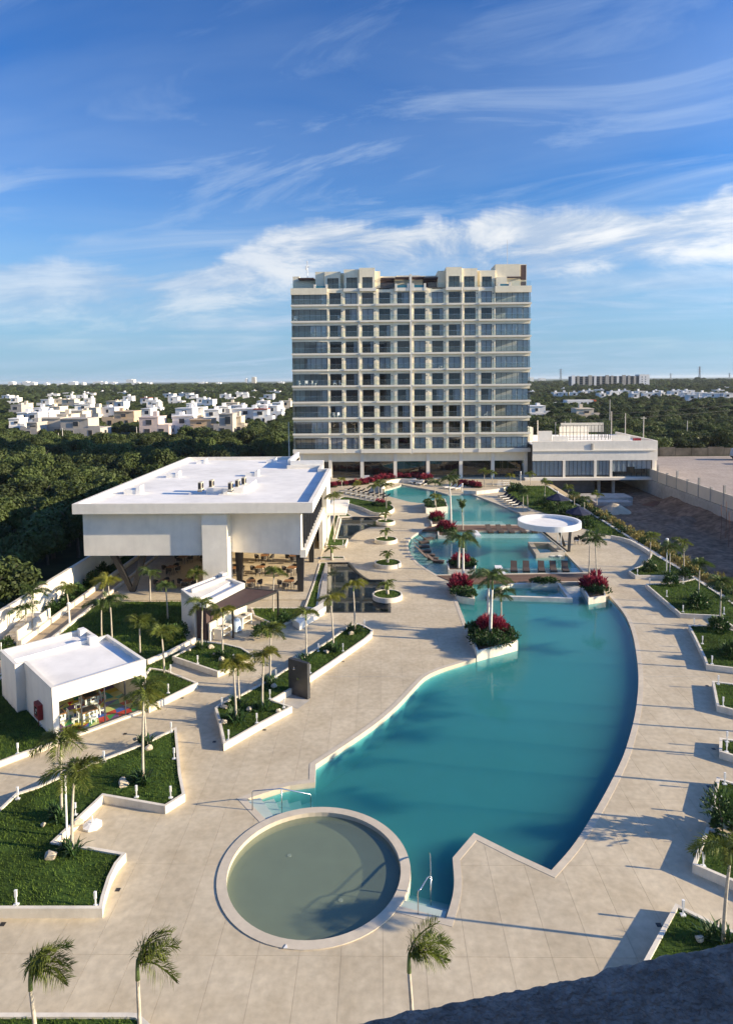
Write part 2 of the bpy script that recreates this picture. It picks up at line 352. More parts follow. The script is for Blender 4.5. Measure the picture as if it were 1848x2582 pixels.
    def build(s,name,m,parent=None,smooth=False): return put(name,s.mesh(name,m,smooth),parent)
def put(name,me,parent=None,loc=None,rz=None,scale=None):
    o=bpy.data.objects.new(name,me); COL.objects.link(o)
    if parent is not None: o.parent=parent
    if loc is not None: o.location=loc
    if rz is not None: o.rotation_euler=(0,0,rz)
    if scale is not None: o.scale=scale if hasattr(scale,'__len__') else (scale,)*3
    return o
def tag(o,label=None,cat=None,group=None,kind=None):
    if label: o['label']=label
    if cat: o['category']=cat
    if group: o['group']=group
    if kind: o['kind']=kind
    return o
def thing(name,label,cat,loc=(0,0,0),rz=0.0,group=None):
    o=bpy.data.objects.new(name,None); COL.objects.link(o); o.location=loc; o.rotation_euler=(0,0,rz); o.empty_display_size=.2
    return tag(o,label,cat,group)
def struct(o): o['kind']='structure'; return o
def copy_tree(o,parent=None):
    c=o.copy(); COL.objects.link(c)
    if parent is not None: c.parent=parent
    for ch in o.children: copy_tree(ch,c)
    return c
def area(p): return .5*sum(p[i][0]*p[(i+1)%len(p)][1]-p[(i+1)%len(p)][0]*p[i][1] for i in range(len(p)))
def tri(poly):
    return [tuple(t) for t in geometry.tessellate_polygon([[Vector((x,y,0)) for x,y in poly]])] if len(poly)>3 else [(0,1,2)]
def _fix(poly,trs):
    out=[]
    for a,b,c in trs:
        s=(poly[b][0]-poly[a][0])*(poly[c][1]-poly[a][1])-(poly[c][0]-poly[a][0])*(poly[b][1]-poly[a][1])
        out.append((a,b,c) if s>0 else (a,c,b))
    return out
_tri0=tri
def tri(poly): return _fix(poly,_tri0(poly))
def offset(poly,d):
    """mitred offset, positive = inwards"""
    s=1 if area(poly)>0 else -1; n=len(poly); out=[]
    for i in range(n):
        p0,p1,p2=(Vector(poly[(i+k)%n]) for k in (-1,0,1))
        a=(p1-p0).normalized(); b=(p2-p1).normalized()
        na=Vector((-a.y,a.x))*s; nb=Vector((-b.y,b.x))*s; m=(na+nb)
        m=m.normalized() if m.length>1e-6 else na
        k=d/max(.35,m.dot(na)); out.append((p1.x+m.x*k,p1.y+m.y*k))
    return out
def inpoly(x,y,poly):
    x=np.asarray(x); y=np.asarray(y); c=np.zeros(x.shape,bool); n=len(poly); j=n-1
    for i in range(n):
        xi,yi=poly[i]; xj,yj=poly[j]
        if yi!=yj: c^=((yi>y)!=(yj>y))&(x<(xj-xi)*(y-yi)/(yj-yi)+xi)
        j=i
    return c
def scatter(poly,dens,holes=()):
    xs=[p[0] for p in poly]; ys=[p[1] for p in poly]
    n=int((max(xs)-min(xs))*(max(ys)-min(ys))*dens)
    X=rng.uniform(min(xs),max(xs),n); Y=rng.uniform(min(ys),max(ys),n); k=inpoly(X,Y,poly)
    for h in holes: k&=~inpoly(X,Y,h)
    return X[k],Y[k]
def smooth_closed(pts,sub=4):
    """Catmull-Rom through the points, closed"""
    n=len(pts); out=[]
    for i in range(n):
        p=[Vector(pts[(i+k)%n]) for k in (-1,0,1,2)]
        for s in range(sub):
            t=s/sub; q=.5*((2*p[1])+(-p[0]+p[2])*t+(2*p[0]-5*p[1]+4*p[2]-p[3])*t*t+(-p[0]+3*p[1]-3*p[2]+p[3])*t**3); out.append((q.x,q.y))
    return out
def smooth_open(pts,sub=4):
    n=len(pts); out=[]
    for i in range(n-1):
        p=[Vector(pts[min(max(i+k,0),n-1)]) for k in (-1,0,1,2)]
        for s in range(sub):
            t=s/sub; q=.5*((2*p[1])+(-p[0]+p[2])*t+(2*p[0]-5*p[1]+4*p[2]-p[3])*t*t+(-p[0]+3*p[1]-3*p[2]+p[3])*t**3); out.append(tuple(q))
    out.append(tuple(pts[-1])); return out
def circle(cx,cy,r,n=48,a0=0,a1=2*math.pi): return [(cx+r*math.cos(a0+(a1-a0)*k/n),cy+r*math.sin(a0+(a1-a0)*k/n)) for k in range(n)]
def fast_mesh(name,V,Fc,m):
    """numpy verts (n,3) and faces (k,3|4) -> mesh"""
    me=bpy.data.meshes.new(name); k=Fc.shape[1]
    me.vertices.add(len(V)); me.vertices.foreach_set('co',np.asarray(V,np.float32).ravel())
    me.loops.add(Fc.size); me.loops.foreach_set('vertex_index',np.asarray(Fc,np.int32).ravel())
    me.polygons.add(len(Fc)); me.polygons.foreach_set('loop_start',np.arange(0,Fc.size,k,dtype=np.int32)); me.polygons.foreach_set('loop_total',np.full(len(Fc),k,np.int32))
    me.update(calc_edges=True); me.materials.append(M[m] if isinstance(m,str) else m); return me
def blades(X,Y,z,h,w,lean=.5,m='grass_blade',name='grass'):
    n=len(X); a=rng.uniform(0,2*math.pi,n); hh=h*rng.uniform(.6,1.3,n); ww=w*rng.uniform(.7,1.3,n); l=hh*lean*rng.uniform(.2,1.4,n); b=rng.uniform(0,2*math.pi,n)
    V=np.empty((n,3,3)); dx=np.cos(a)*ww/2; dy=np.sin(a)*ww/2
    V[:,0]=np.stack([X-dx,Y-dy,np.full(n,z)],1); V[:,1]=np.stack([X+dx,Y+dy,np.full(n,z)],1); V[:,2]=np.stack([X+np.cos(b)*l,Y+np.sin(b)*l,z+hh],1)
    return fast_mesh(name,V.reshape(-1,3),np.arange(3*n).reshape(n,3),m)

ORD=['first','second','third','fourth','fifth','sixth','seventh','eighth','ninth','tenth','eleventh','twelfth','thirteenth','fourteenth','fifteenth','sixteenth','seventeenth','eighteenth','nineteenth','twentieth','twenty-first','twenty-second','twenty-third','twenty-fourth','twenty-fifth','twenty-sixth','twenty-seventh','twenty-eighth','twenty-ninth','thirtieth']
# ================================================================== ground, plaza, pools
SITE = [(-31,-30),(31,-30),(31,40),(52,40),(52,150),(-31,150)]
def cdt(outer,holes,extra=()):
    """triangulate outer minus holes, honouring extra line segments; returns verts and triangles"""
    vs=[];es=[]
    def loop(p):
        o=len(vs); vs.extend(Vector(q) for q in p); es.extend((o+i,o+(i+1)%len(p)) for i in range(len(p)))
    loop(outer)
    for h in holes: loop(h)
    for a,b in extra:
        o=len(vs); vs.extend((Vector(a),Vector(b))); es.append((o,o+1))
    V,_,Fs,*_r = geometry.delaunay_2d_cdt(vs,es,[],0,1e-4)
    C=np.array([[(V[f[0]].x+V[f[1]].x+V[f[2]].x)/3,(V[f[0]].y+V[f[1]].y+V[f[2]].y)/3] for f in Fs])
    k=inpoly(C[:,0],C[:,1],outer)
    for h in holes: k&=~inpoly(C[:,0],C[:,1],h)
    return [(v.x,v.y) for v in V],[tuple(f) for f,b in zip(Fs,k) if b],C[k]
def up(V,f):
    a,b,c=(V[i] for i in f); return f if (b[0]-a[0])*(c[1]-a[1])-(c[0]-a[0])*(b[1]-a[1])>0 else (f[0],f[2],f[1])
# terrain with a cut-out for the plot
big=[(-14000,-300),(14000,-300),(14000,16000),(-14000,16000)]
V,Fs,_=cdt(big,[SITE]); mb=MB(); mb.add([(x,y,-.06) for x,y in V],[up(V,f) for f in Fs])
struct(mb.build('ground','forest_floor'))
# ---- pool outlines (plan positions)
KC=(-2.72,25.5); KR=3.85; KRI=3.46
a0=math.atan2(G(1007,2285.7)[1]-KC[1],G(1007,2285.7)[0]-KC[0]); a1=math.atan2(G(670,2066.5)[1]-KC[1],G(670,2066.5)[0]-KC[0])
rim=[(KC[0]+KR*math.cos(a0+(a1-a0)*k/30),KC[1]+KR*math.sin(a0+(a1-a0)*k/30)) for k in range(31)]
left_edge=smooth_open(GP([(796,1928),(938,1832),(1000,1780),(1040,1738),(1071,1707),(1110,1688),(1160,1672),(1200,1660)]),3)
right_edge=smooth_open(GP([(1535,1502),(1563,1534),(1581,1562),(1595,1602),(1604.5,1655),(1609,1707),(1606,1763),(1597,1818),(1578,1886),(1560,1931),(1526,1999),(1479,2079.6),(1439,2139),(1389.6,2195)]),4)
east=smooth_open(GP([(1141,2163.5),(1145,2220),(1140,2264.5),(1124.6,2316)]),3)
west=smooth_open(GP([(620.7,2015.8),(647.8,2006),(687,1993.6),(731.5,1981),(794.6,1973)]),2)
MAIN=left_edge+GP([(1178,1582),(1150,1508),(1197,1511),(1190,1468),(1462,1468),(1483,1509),(1527,1503)])+right_edge+GP([(1300,2153.7),(1194.6,2101)])+east+rim+west
KID=circle(*KC,KR-.002,64)
MID=smooth_open(GP([(1100,1449),(1058.5,1423),(1037,1398.5),(1029,1374),(1037,1355),(1064.7,1337)]),4)+GP([(1366,1340),(1398,1370),(1425,1395),(1471,1443)])
UPP=GP([(957,1238),(978,1251),(1034,1266),(1069,1269.5),(1078,1293),(1090,1318),(1120,1323),(1322,1323),(1310,1294),(1250,1269),(1189,1246),(1165,1246),(1130,1247),(1095,1237),(1040,1227),(1012,1221),(1008,1225),(985,1232)])
POND_A=GP([(859,1304),(959,1304),(972,1328),(934,1328)])+smooth_open(GP([(932,1329),(898,1342),(879,1359)]),3)+GP([(847,1358)])
POND_B=GP([(826,1419),(877,1419)])+smooth_open(GP([(888,1432),(901,1445),(918,1457.6),(931,1463)]),2)+GP([(963,1463),(979,1514),(979,1543),(823,1543)])
HOLES=[MAIN,MID,UPP,POND_A,POND_B]
def dedupe(p):
    o=[]
    for q in p:
        if not o or (abs(q[0]-o[-1][0])+abs(q[1]-o[-1][1]))>.02: o.append(q)
    return o
HOLES=[dedupe(h) for h in HOLES]; MAIN,MID,UPP,POND_A,POND_B=HOLES
# the kid pool touches the main pool's edge: cut its disc from the plaza as well
YN=42.9; JX,JY,JG=1.43,4.29,.004
def clip_holes(poly,y0,y1):
    """Sutherland-Hodgman against the band y0..y1"""
    def cl(p,keep,yc):
        o=[]
        for i in range(len(p)):
            a,b=p[i-1],p[i]; ka,kb=keep(a[1]),keep(b[1])
            if ka!=kb: t=(yc-a[1])/(b[1]-a[1]); o.append((a[0]+(b[0]-a[0])*t,yc))
            if kb: o.append(b)
        return o
    p=cl(poly,lambda y:y>=y0,y0) if poly else poly
    p=cl(p,lambda y:y<=y1,y1) if p else p
    return p
near=[(-30.9,12.87),(30.9,12.87),(30.9,YN),(-30.9,YN)]; far=[(-30.9,YN),(30.9,YN),(30.9,131),(-30.9,131)]
lines=[]
for i in range(-21,22):
    for s in (-JG,JG): lines.append(((i*JX+s,12.88),(i*JX+s,YN-.01)))
for j in range(4,10):
    for s in (-JG,JG): lines.append(((-30.89,j*JY+s),(30.89,j*JY+s)))
nh=[KID]+[h for h in (clip_holes(MAIN,12.87,YN+5),) if len(h)>2]
V,Fs,C=cdt(near,nh,lines)
plaza=tag(thing('plaza_paving',None,None),kind='structure')
cells={}
for f,c in zip(Fs,C):
    ix=math.floor(c[0]/JX); iy=math.floor(c[1]/JY)
    fx=c[0]-ix*JX; fy=c[1]-iy*JY
    if fx<JG or fx>JX-JG or fy<JG or fy>JY-JG: continue
    cells.setdefault((ix,iy),[]).append(up(V,f))
for (ix,iy),fs in cells.items():
    idx={}; vv=[]; ff=[]; cnt={}
    for f in fs:
        g=[]
        for i in f:
            if i not in idx: idx[i]=len(vv); vv.append((*V[i],0.0))
            g.append(idx[i])
        ff.append(tuple(g))
        for k in range(3):
            e=(g[k],g[(k+1)%3]); cnt[e]=cnt.get(e,0)+1
    n=len(vv); low=[(x,y,-.03) for x,y,z in vv]
    sk=[(a,n+a,n+b,b) for (a,b) in cnt if (b,a) not in cnt]
    me=MB().add(vv+low,ff+sk).mesh('paving_slab','paving'); put('paving_slab',me,plaza)
V,Fs,_=cdt(near,nh); mb=MB().add([(x,y,-.016) for x,y in V],[up(V,f) for f in Fs]); mb.build('joint_bed','joint',plaza)
V,Fs,_=cdt(far,[h for h in [clip_holes(MAIN,YN,200),MID,UPP,POND_A,POND_B] if len(h)>2]); MB().add([(x,y,0) for x,y in V],[up(V,f) for f in Fs]).build('far_paving','paving_far',plaza)
struct(MB().sheet([(-30.9,-30),(30.9,-30),(30.9,12.87),(-30.9,12.87)],-.002).build('forecourt','paving_far'))
# ---- basins, water, copings
def basin(name,poly,depth,water_z,floor,shader,coping_w=.30,lip='coping',steps=()):
    struct(MB().walls(poly,-depth,-.004).sheet(poly,-depth).build(name+'_basin',floor))
    if shader=='pool_water_body': struct(MB().prism(offset(poly,.003),-depth+.003,water_z).build(name+'_water',shader))
    else: struct(MB().sheet(offset(poly,.003),water_z).build(name+'_water',shader))
    if coping_w: struct(MB().ring(offset(poly,-coping_w),offset(poly,.006),water_z-.10,.012).build(name+'_coping',lip))
basin('main_pool',MAIN,1.55,-.17,'pool_floor','pool_water_body')
basin('lounge_pool',MID,.95,-.12,'pool_floor','pool_water_body')
basin('upper_pool',UPP,.95,-.12,'pool_floor','pool_water_body')
basin('reflecting_pond',POND_A,.35,-.06,'dark_tile','pond_water_shader',.22,'dark_ledge')
basin('reflecting_pond',POND_B,.35,-.06,'dark_tile','pond_water_shader',.22,'dark_ledge')
# kid pool: rim ring, shallow basin, cloudy water
kid=thing('wading_pool','round shallow wading pool with pale rim beside the big pool','pool',(KC[0],KC[1],0))
MB().lathe(0,0,[(KR,-1.55),(KR,.035),(KRI,.035),(KRI,-.45)],72).build('rim','coping',kid)
MB().cyl(0,0,-.5,-.45,KRI+.05,seg=64).build('floor','kid_floor',kid)
MB().add(*(lambda c:([(x,y,-.15) for x,y in c],[tuple(range(len(c)))]))(circle(0,0,KRI-.002,72))).build('water','kid_water_shader',kid)
for u,v in ((730,2157),(859,2270),(659,2107)):
    p=G(u,v,-.44); MB().cyl(p[0]-KC[0],p[1]-KC[1],-.45,-.425,.09,seg=14).build('floor_inlet','white_paint',kid)
# steps into the main pool: west recess and east recess
def steps_fan(poly_pts,n,zs,name,label):
    t=thing(name,label,'steps')
    a,b,c,d=[Vector(p) for p in poly_pts]        # a-b outer edge, d-c inner edge
    for i in range(n):
        s0,s1=i/n,(i+1)/n+ (0.0 if i==n-1 else 0)
        q=[a.lerp(d,s0),b.lerp(c,s0),b.lerp(c,s1),a.lerp(d,s1)]
        MB().prism([(p.x,p.y) for p in q],-1.54,zs-.22*i).build('step','shelf_floor',t)
steps_fan(GP([(622,2017),(669,2065),(793,2040),(790,1974)],0),5,-.06,'pool_steps','wide submerged steps under the rail left of the wading pool')
steps_fan(GP([(1010,2284),(1122,2313),(1137,2225),(1036,2200)],0),5,-.06,'pool_steps','narrow submerged steps under the curved rail right of the wading pool')
# shelves with shallow light floor in the lounge pool
def shelf(px,z,m='shelf_floor',name='sun_shelf'): struct(MB().prism(GP(px),-.94,z).build(name,m))
shelf([(1264,1425),(1461,1425),(1469,1442),(1120,1447),(1098,1447),(1062,1423),(1130,1432),(1255,1446)],-.30)
shelf([(1040,1398),(1032,1374),(1040,1356),(1066,1339),(1104,1339),(1084,1360),(1078,1384),(1090,1400),(1130,1404),(1128,1431),(1064,1422)],-.34)
shelf([(1200,1341),(1364,1341),(1373,1351),(1206,1351)],-.28)
shelf([(1143,1309),(1264,1309),(1281,1322),(1143,1322)],-.30)
t=tag(MB().prism(GP([(1246,1425),(1263,1425),(1275,1446),(1254,1446)],.1),-.9,.1).build('white_ledge','white_paint'),'white ledge block beside the front row of in-pool loungers','ledge')
t=tag(MB().prism(GP([(1190,1337),(1202,1337),(1213,1350),(1199,1350)],.1),-.9,.1).build('white_ledge','white_paint'),'white ledge block beside the back row of in-pool loungers','ledge')
# timber walkways made of planks
def deck(px,n,label,z=.045):
    P=[Vector(p) for p in GP(px,z)]; t=thing('timber_walkway',label,'deck',(0,0,0))
    for i in range(n):
        a,b=(i+.03)/n,(i+.97)/n
        q=[P[0].lerp(P[3],a),P[1].lerp(P[2],a),P[1].lerp(P[2],b),P[0].lerp(P[3],b)]
        MB().prism([(p.x,p.y) for p in q],-.1,z).build('plank','wood_deck',t)
deck([(1145,1470),(1500,1463),(1482,1446),(1102,1451)],14,'brown timber walkway in front of the in-pool loungers')
deck([(1064,1337),(1325,1338),(1316,1325),(1085,1325)],10,'brown timber walkway behind the loungers by the round canopy')
# spa inside the main pool
SP=GP([(1241,1503),(1443,1509),(1412,1470),(1290,1470),(1262,1478)],.12)
spa=thing('spa_pool','rectangular spa with pale rim set in the big pool','spa')
MB().ring(SP,offset(SP,.32),-.30,.12).build('rim','kerb',spa)
MB().prism(offset(SP,.03),-1.5,-.55).build('floor','pool_floor',spa); MB().ring(offset(SP,.04),offset(SP,.30),-.56,-.29).build('side','pool_floor',spa); MB().sheet(offset(SP,.318),-.02).build('water','shallow_water_shader',spa)
shelf([(1190,1470),(1240,1470),(1240,1500),(1196,1500)],-.5,'shelf_floor'); shelf([(1416,1470),(1460,1470),(1476,1496),(1440,1496)],-.35,'shelf_floor')
# ---- swim-up bar with stools
bar=thing('swim_up_bar','sunken stone swim-up bar under the round canopy','bar')
BP=GP([(1330,1366),(1391,1367),(1424,1394),(1351,1398)],.25)
MB().ring(BP,offset(BP,.55),-.9,.25).build('counter','concrete',bar); MB().sheet(offset(BP,.5),-.5).build('floor','brown_panel',bar)
for u in (1374,1391,1411):
    p=G(u,1402,-.05); s=tag(MB().cyl(p[0],p[1],-.9,-.05,.09,seg=10).build('bar_stool','white_paint'),None); 
    MB().box(p[0]-.24,p[0]+.24,p[1]-.2,p[1]+.2,-.05,.02).build('seat','white_paint',s)
    tag(s,{1374:'leftmost white stool standing in the water at the bar',1391:'middle white stool standing in the water at the bar',1411:'rightmost white stool standing in the water at the bar'}[u],'stool','bar stools in the pool')
# ================================================================== planters with lawns
PLANTERS={}
def grass_density(Y): return 170 if Y<34 else (110 if Y<48 else (55 if Y<70 else 22))
def planter(key,label,px,h=.38,w=.14,fill='lawn',smooth=False,base=0.0,world=None):
    top=world if world else GP(px,h)
    if smooth: top=smooth_closed(top,3)
    top=dedupe(top); t=thing('planter',label,'planter',(0,0,0))
    inn=offset(top,w)
    MB().ring(top,inn,max(base,-.22)-.02,h).build('kerb_wall','kerb',t)
    if base<-.3: MB().prism(offset(top,.03),base-.02,-.23).build('plinth','pool_floor',t)
    MB().sheet(offset(top,w-.02),h-.07).build('soil_bed' if fill!='lawn' else 'turf_bed','lawn_base' if fill=='lawn' else 'soil',t)
    if fill=='lawn':
        yc=sum(p[1] for p in inn)/len(inn); d=grass_density(yc); X,Y=scatter(inn,d); s=1 if yc<34 else (1.25 if yc<48 else 1.7)
        if len(X): tag(put('grass',blades(X,Y,h-.075,.10*s,.030*s),t),kind='stuff')
    PLANTERS[key]=(t,inn,h); return t
planter('P1','large lawn planter with zigzag kerb left of the wading pool',[(-60,2291),(0,2291),(258.6,2291),(265,2258),(280,2210),(297,2176),(319,2150),(233,2135),(140,2120),(261,2005.6),(417,2033),(467.6,2001.6),(457,1950),(446,1832),(370,1870),(258,1913),(172,1947),(95,1982),(41,1999),(9,2029),(-25,2058),(-60,2095)])
planter('P2','lawn planter at the bottom left under two windswept palms',[(-60,2553),(332,2553),(350,2555),(405,2605),(405,2900),(-60,2900)])
planter('P3','long narrow lawn planter wrapped behind the black shower wall',[(564.4,1876.7),(551.5,1817.5),(542,1784),(555,1773),(614,1747),(688,1706.7),(729,1681),(769.5,1651),(828.6,1614),(872,1582),(885,1574),(902.5,1571),(919,1576),(940,1588),(937,1597),(921,1610.6),(832,1673),(779,1708.5),(729,1740),(688,1764),(737,1781),(655,1825)])
planter('P4','four-sided lawn planter in front of the slatted pergola kiosk',[(434.4,1655),(549.5,1694),(646.5,1654),(610,1632),(569,1622),(513,1615.5)])
planter('P5','small pointed lawn planter at the right end of the playhouse',[(500,1721),(376,1782),(368,1760),(366,1700),(378,1683),(420,1689)])
planter('P7','shaded lawn planter on the left of the playhouse',[(-80,1950),(0,1921),(60,1898),(148,1868),(100,1810),(35,1745),(30,1690),(-80,1720)],h=.3)
planter('Q1','pointed lawn planter beside the round terrace wall',[(1583.6,1439),(1594,1433.5),(1613,1427),(1631,1413.5),(1639,1400),(1642,1393),(1714,1434),(1750,1456),(1683,1451),(1601,1451)])
planter('Q2','wide lawn planter with two palms on the right promenade',[(1626,1472),(1714,1547.5),(1811,1552),(1848,1581),(1900,1610),(1900,1556),(1832,1510),(1752,1458),(1720,1466),(1680,1470)])
planter('Q3','lawn planter with curved kerb right of the pool bend',[(1733.6,1576),(1748.6,1604),(1761,1630),(1774,1658),(1780,1676),(1848,1684),(1920,1692),(1920,1618),(1848,1588),(1787,1576)])
planter('Q4','lawn planter with two bollards opposite the widest part of the pool',[(1794,1716),(1806,1779),(1848,1789),(1920,1806),(1920,1732),(1848,1723)])
planter('Q5','small lawn planter tip with two bollards at the right edge',[(1813,1859),(1811.7,1894),(1848,1905),(1920,1926),(1920,1880),(1848,1864)])
planter('Q6','lawn planter at the right edge behind a leafy plant',[(1806,1959),(1792,2030),(1801,2039),(1848,2057),(1920,2084),(1920,1990),(1848,1972)])
planter('Q7','lawn planter at the right edge with a single bollard and long shadow',[(1780,2084.5),(1744.6,2178),(1848,2222),(1960,2270),(1960,2150),(1848,2108)])
planter('Q8','triangular lawn planter above the rough parapet at the bottom right',[(1702,2277),(1621,2423),(1560,2540),(1990,2540),(1990,2410),(1848,2345),(1812,2331)])
planter('I1','raised planter island with three palms at the pool edge',[(1178.6,1580),(1201.7,1643),(1305,1615.6),(1288,1591),(1262,1572),(1225,1574)],h=.5,fill='soil',base=-1.0)
planter('I2','corner planter with red shrubs at the left end of the timber walkway',[(1136,1471),(1151,1503),(1196,1510),(1188,1494),(1184,1474)],h=.35,fill='soil',base=-.9)
planter('I3','corner planter with red shrubs at the right end of the timber walkway',[(1462,1472),(1483,1508),(1527,1502),(1519,1466),(1480,1460)],h=.35,fill='soil',base=-.9)
planter('I4','pool planter with red shrubs under the tall palms of the lounge pool',[(1126,1412),(1130,1437),(1196,1437),(1200,1412)],h=.3,fill='soil',base=-.9)
planter('I5','small planter of red shrubs behind the tallest palm',[(1102,1325),(1104,1350),(1147,1350),(1144,1325)],h=.25,fill='soil',base=-.9)
planter('I6','white planter box standing in the upper pool',[(1069,1264),(1074,1281),(1129,1277),(1122,1257)],h=.8,fill='lawn',base=-.9)
planter('I7','red shrub planter on the left bank of the upper pool',[(1082,1300),(1088,1323),(1116,1320),(1110,1298)],h=.3,fill='soil',base=-.9)
planter('B1','boat-shaped planter bed in front of the sunbed rows',[(868,1252),(858,1262),(909,1278),(939,1291),(965,1293),(990,1285),(992,1276),(968,1266),(930,1262)],h=.5,smooth=True)
planter('L1','low planter with shrubs behind the spa',[(1339,1470),(1406,1470),(1404,1462),(1341,1462)],h=.35,fill='soil',base=-.5)
planter('S1','narrow lawn strip between terrace and dark pond',[(806,1418),(824,1418),(808,1475),(800,1535),(768,1530),(790,1470)],h=.15)
planter('S2','lawn square at the corner of the kiosk and terrace',[(632,1531),(757,1531),(768,1545),(706,1580),(640,1552)],h=.15)
planter('S3','grass strip with a slim palm above the dark upper pond',[(846,1290),(857,1290),(848,1330),(842,1358),(878,1358),(871,1376),(822,1376),(830,1340)],h=.3)
planter('S4','little square grass bed with a young palm by the terrace steps',[(809,1402),(868,1402),(870,1408),(808,1408)],h=.2)
planter('S5','triangular grass bed behind the dark upper pond',[(852,1278),(888,1301),(850,1303)],h=.2)
# round planters
for i,(u,v,wpx,ph) in enumerate(((972,1313,47,'the farthest one, beside the upper dark pond'),(973,1358,56.5,'second farthest, left of the in-pool loungers'),(977.6,1417,65.7,'third one from the tower'),(976.7,1497,73,'the nearest one, cut into the dark pond corner'))):
    c=G(u,v,.42); r=.5*wpx/F*math.hypot(c[1],H)*1.0
    planter('R%d'%i,'round white planter with a dwarf palm, '+ph,None,h=.42,world=circle(c[0],c[1],r,40))
# lawns and beds on the ground
def lawn(name,poly,z,dens,label=None,bl=1.0,holes=()):
    o=struct(MB().sheet(poly,z).build(name,'lawn_base'))
    X,Y=scatter(poly,dens,holes)
    if len(X): tag(put('grass',blades(X,Y,z-.005,.12*bl,.035*bl),o),kind='stuff')
    return o
lawn('lawn',[(-24.9,42.5),(-20.0,43.9),(-14.3,40.6),(-14.6,48.9),(-15.9,51.8),(-13.9,57.8),(-24.9,57.8)],.06,60,bl=1.4)
lawn('lawn',[(-28.8,30),(-26.9,30),(-26.9,96),(-28.8,96)],.05,25,bl=1.7)
garden=[(22.6,121),(30.3,121),(30.3,80.4),(27.6,83.5),(25.8,88.5),(24.8,94),(22.8,100),(21.6,110)]
lawn('lawn',garden,.05,14,bl=2.4)
# ramp path with kerbs on the left
struct(MB().sheet([(-26.7,32),(-25.1,32),(-25.1,96),(-26.7,96)],.03).build('ramp_path','path_sand'))
tag(MB().box(-26.95,-26.72,48,96,0,.45).build('path_kerb','kerb'),'low white kerb on the far side of the sandy ramp path','kerb')
tag(MB().box(-25.08,-24.88,40,96,0,.28).build('path_kerb','kerb'),'low white kerb on the near side of the sandy ramp path','kerb')
# low kerb walls along the path in front of the playhouse lawn
def wall_line(px,h,w,label,name='low_wall',m='kerb'):
    P=GP(px,h); n=len(P); mb=MB()
    L=[];Rr=[]
    for i in range(n):
        a=Vector(P[max(i-1,0)]);b=Vector(P[min(i+1,n-1)]); d=(b-a).normalized(); nn=Vector((-d.y,d.x))*w/2; p=Vector(P[i]); L.append(p+nn); Rr.append(p-nn)
    mb.prism([tuple(p) for p in L]+[tuple(p) for p in Rr[::-1]],-.02,h); return tag(mb.build(name,m),label,'wall')
wall_line([(371,1664),(420,1644),(458,1625),(492,1607)],.4,.2,'low white wall between the shaded lawn and the kiosk path')
wall_line([(1540,1350),(1568,1355),(1590,1362),(1612,1374),(1629,1384),(1638,1391)],.45,.25,'curved white wall closing the round terrace on the right')
wall_line([(1168,1236),(1200,1238),(1250,1233),(1282,1226),(1284,1222)],.6,.3,'curved white bench wall in front of the tower lobby')
wall_line([(962,1233),(970,1216),(985,1210),(1010,1207),(1045,1209),(1068,1212)],.7,.3,'curved white wall under the red flower bank')
# dark pond side ledge: pale stone panels leading down to the water
tag(MB().prism(GP([(800,1536),(822,1542),(826,1420),(821,1419)],.22),-.1,.22).build('pond_ledge','concrete'),'grey stone ledge along the left side of the nearer dark pond','ledge')
tag(MB().prism(GP([(845,1358),(848,1358),(861,1304),(857,1304)],.25),-.1,.25).build('pond_ledge','kerb'),'pale ledge along the left side of the farther dark pond','ledge')
# ================================================================== apartment tower
TY=131.0
def shared(cache,key,fn):
    if key not in cache: cache[key]=fn()
    return cache[key]
SH={}
def window_part(parent,x0,x1,y,z0,z1,panes=2,curtain=0,cname='window',fr=.07,glass='window_glass'):
    """dark frame set in an opening that faces -Y; panes are its sub-parts"""
    w=x1-x0; h=z1-z0; key=(round(w,2),round(h,2),panes,fr)
    def mk():
        mb=MB(); mb.box(0,w,0,.10,0,fr).box(0,w,0,.10,h-fr,h).box(0,fr,0.001,.10,fr,h-fr).box(w-fr,w,0.001,.10,fr,h-fr)
        for i in range(1,panes): x=w*i/panes; mb.box(x-fr/2,x+fr/2,.002,.10,fr,h-fr)
        return mb.mesh(cname,'frame_dark')
    o=put(cname,shared(SH,('f',)+key,mk),parent,(x0,y,z0))
    pw=w/panes
    gm=shared(SH,('g',round(pw,3),round(h,2),glass),lambda:MB().add([(0,0,0),(pw-fr,0,0),(pw-fr,0,h-2*fr),(0,0,h-2*fr)],[(0,1,2,3)]).mesh('pane',glass))
    for i in range(panes): put('pane',gm,o,(i*pw+fr/2,.05,fr))
    if curtain:
        def mc():
            mb=MB(); n=max(4,int(w/.14)); a=w*(1-min(1,curtain)) if curtain<1 else 0
            xs=[a+(w-a)*i/n for i in range(n+1)]
            vs=[(x,.16+.05*math.sin(i*2.4)+.02*math.sin(i*5.1),z) for z in (.02,h-.02) for i,x in enumerate(xs)]
            return mb.add(vs,[(i,i+1,n+2+i,n+1+i) for i in range(n)]).mesh('curtain','curtain',True)
        put('curtain',shared(SH,('c',)+key+(curtain,),mc),o)
    return o
tower=thing('apartment_tower','tall cream apartment tower with rows of glass balconies facing the pools','building',(6.3,TY,0))
TX=6.3
def tb(name,m,fn,parent=None):
    mb=MB(); fn(mb); return mb.build(name,m,tower if parent is None else parent)
def X(v): return v-TX
FZ=[5.61+3.156*k for k in range(11)]          # underside of each slab edge
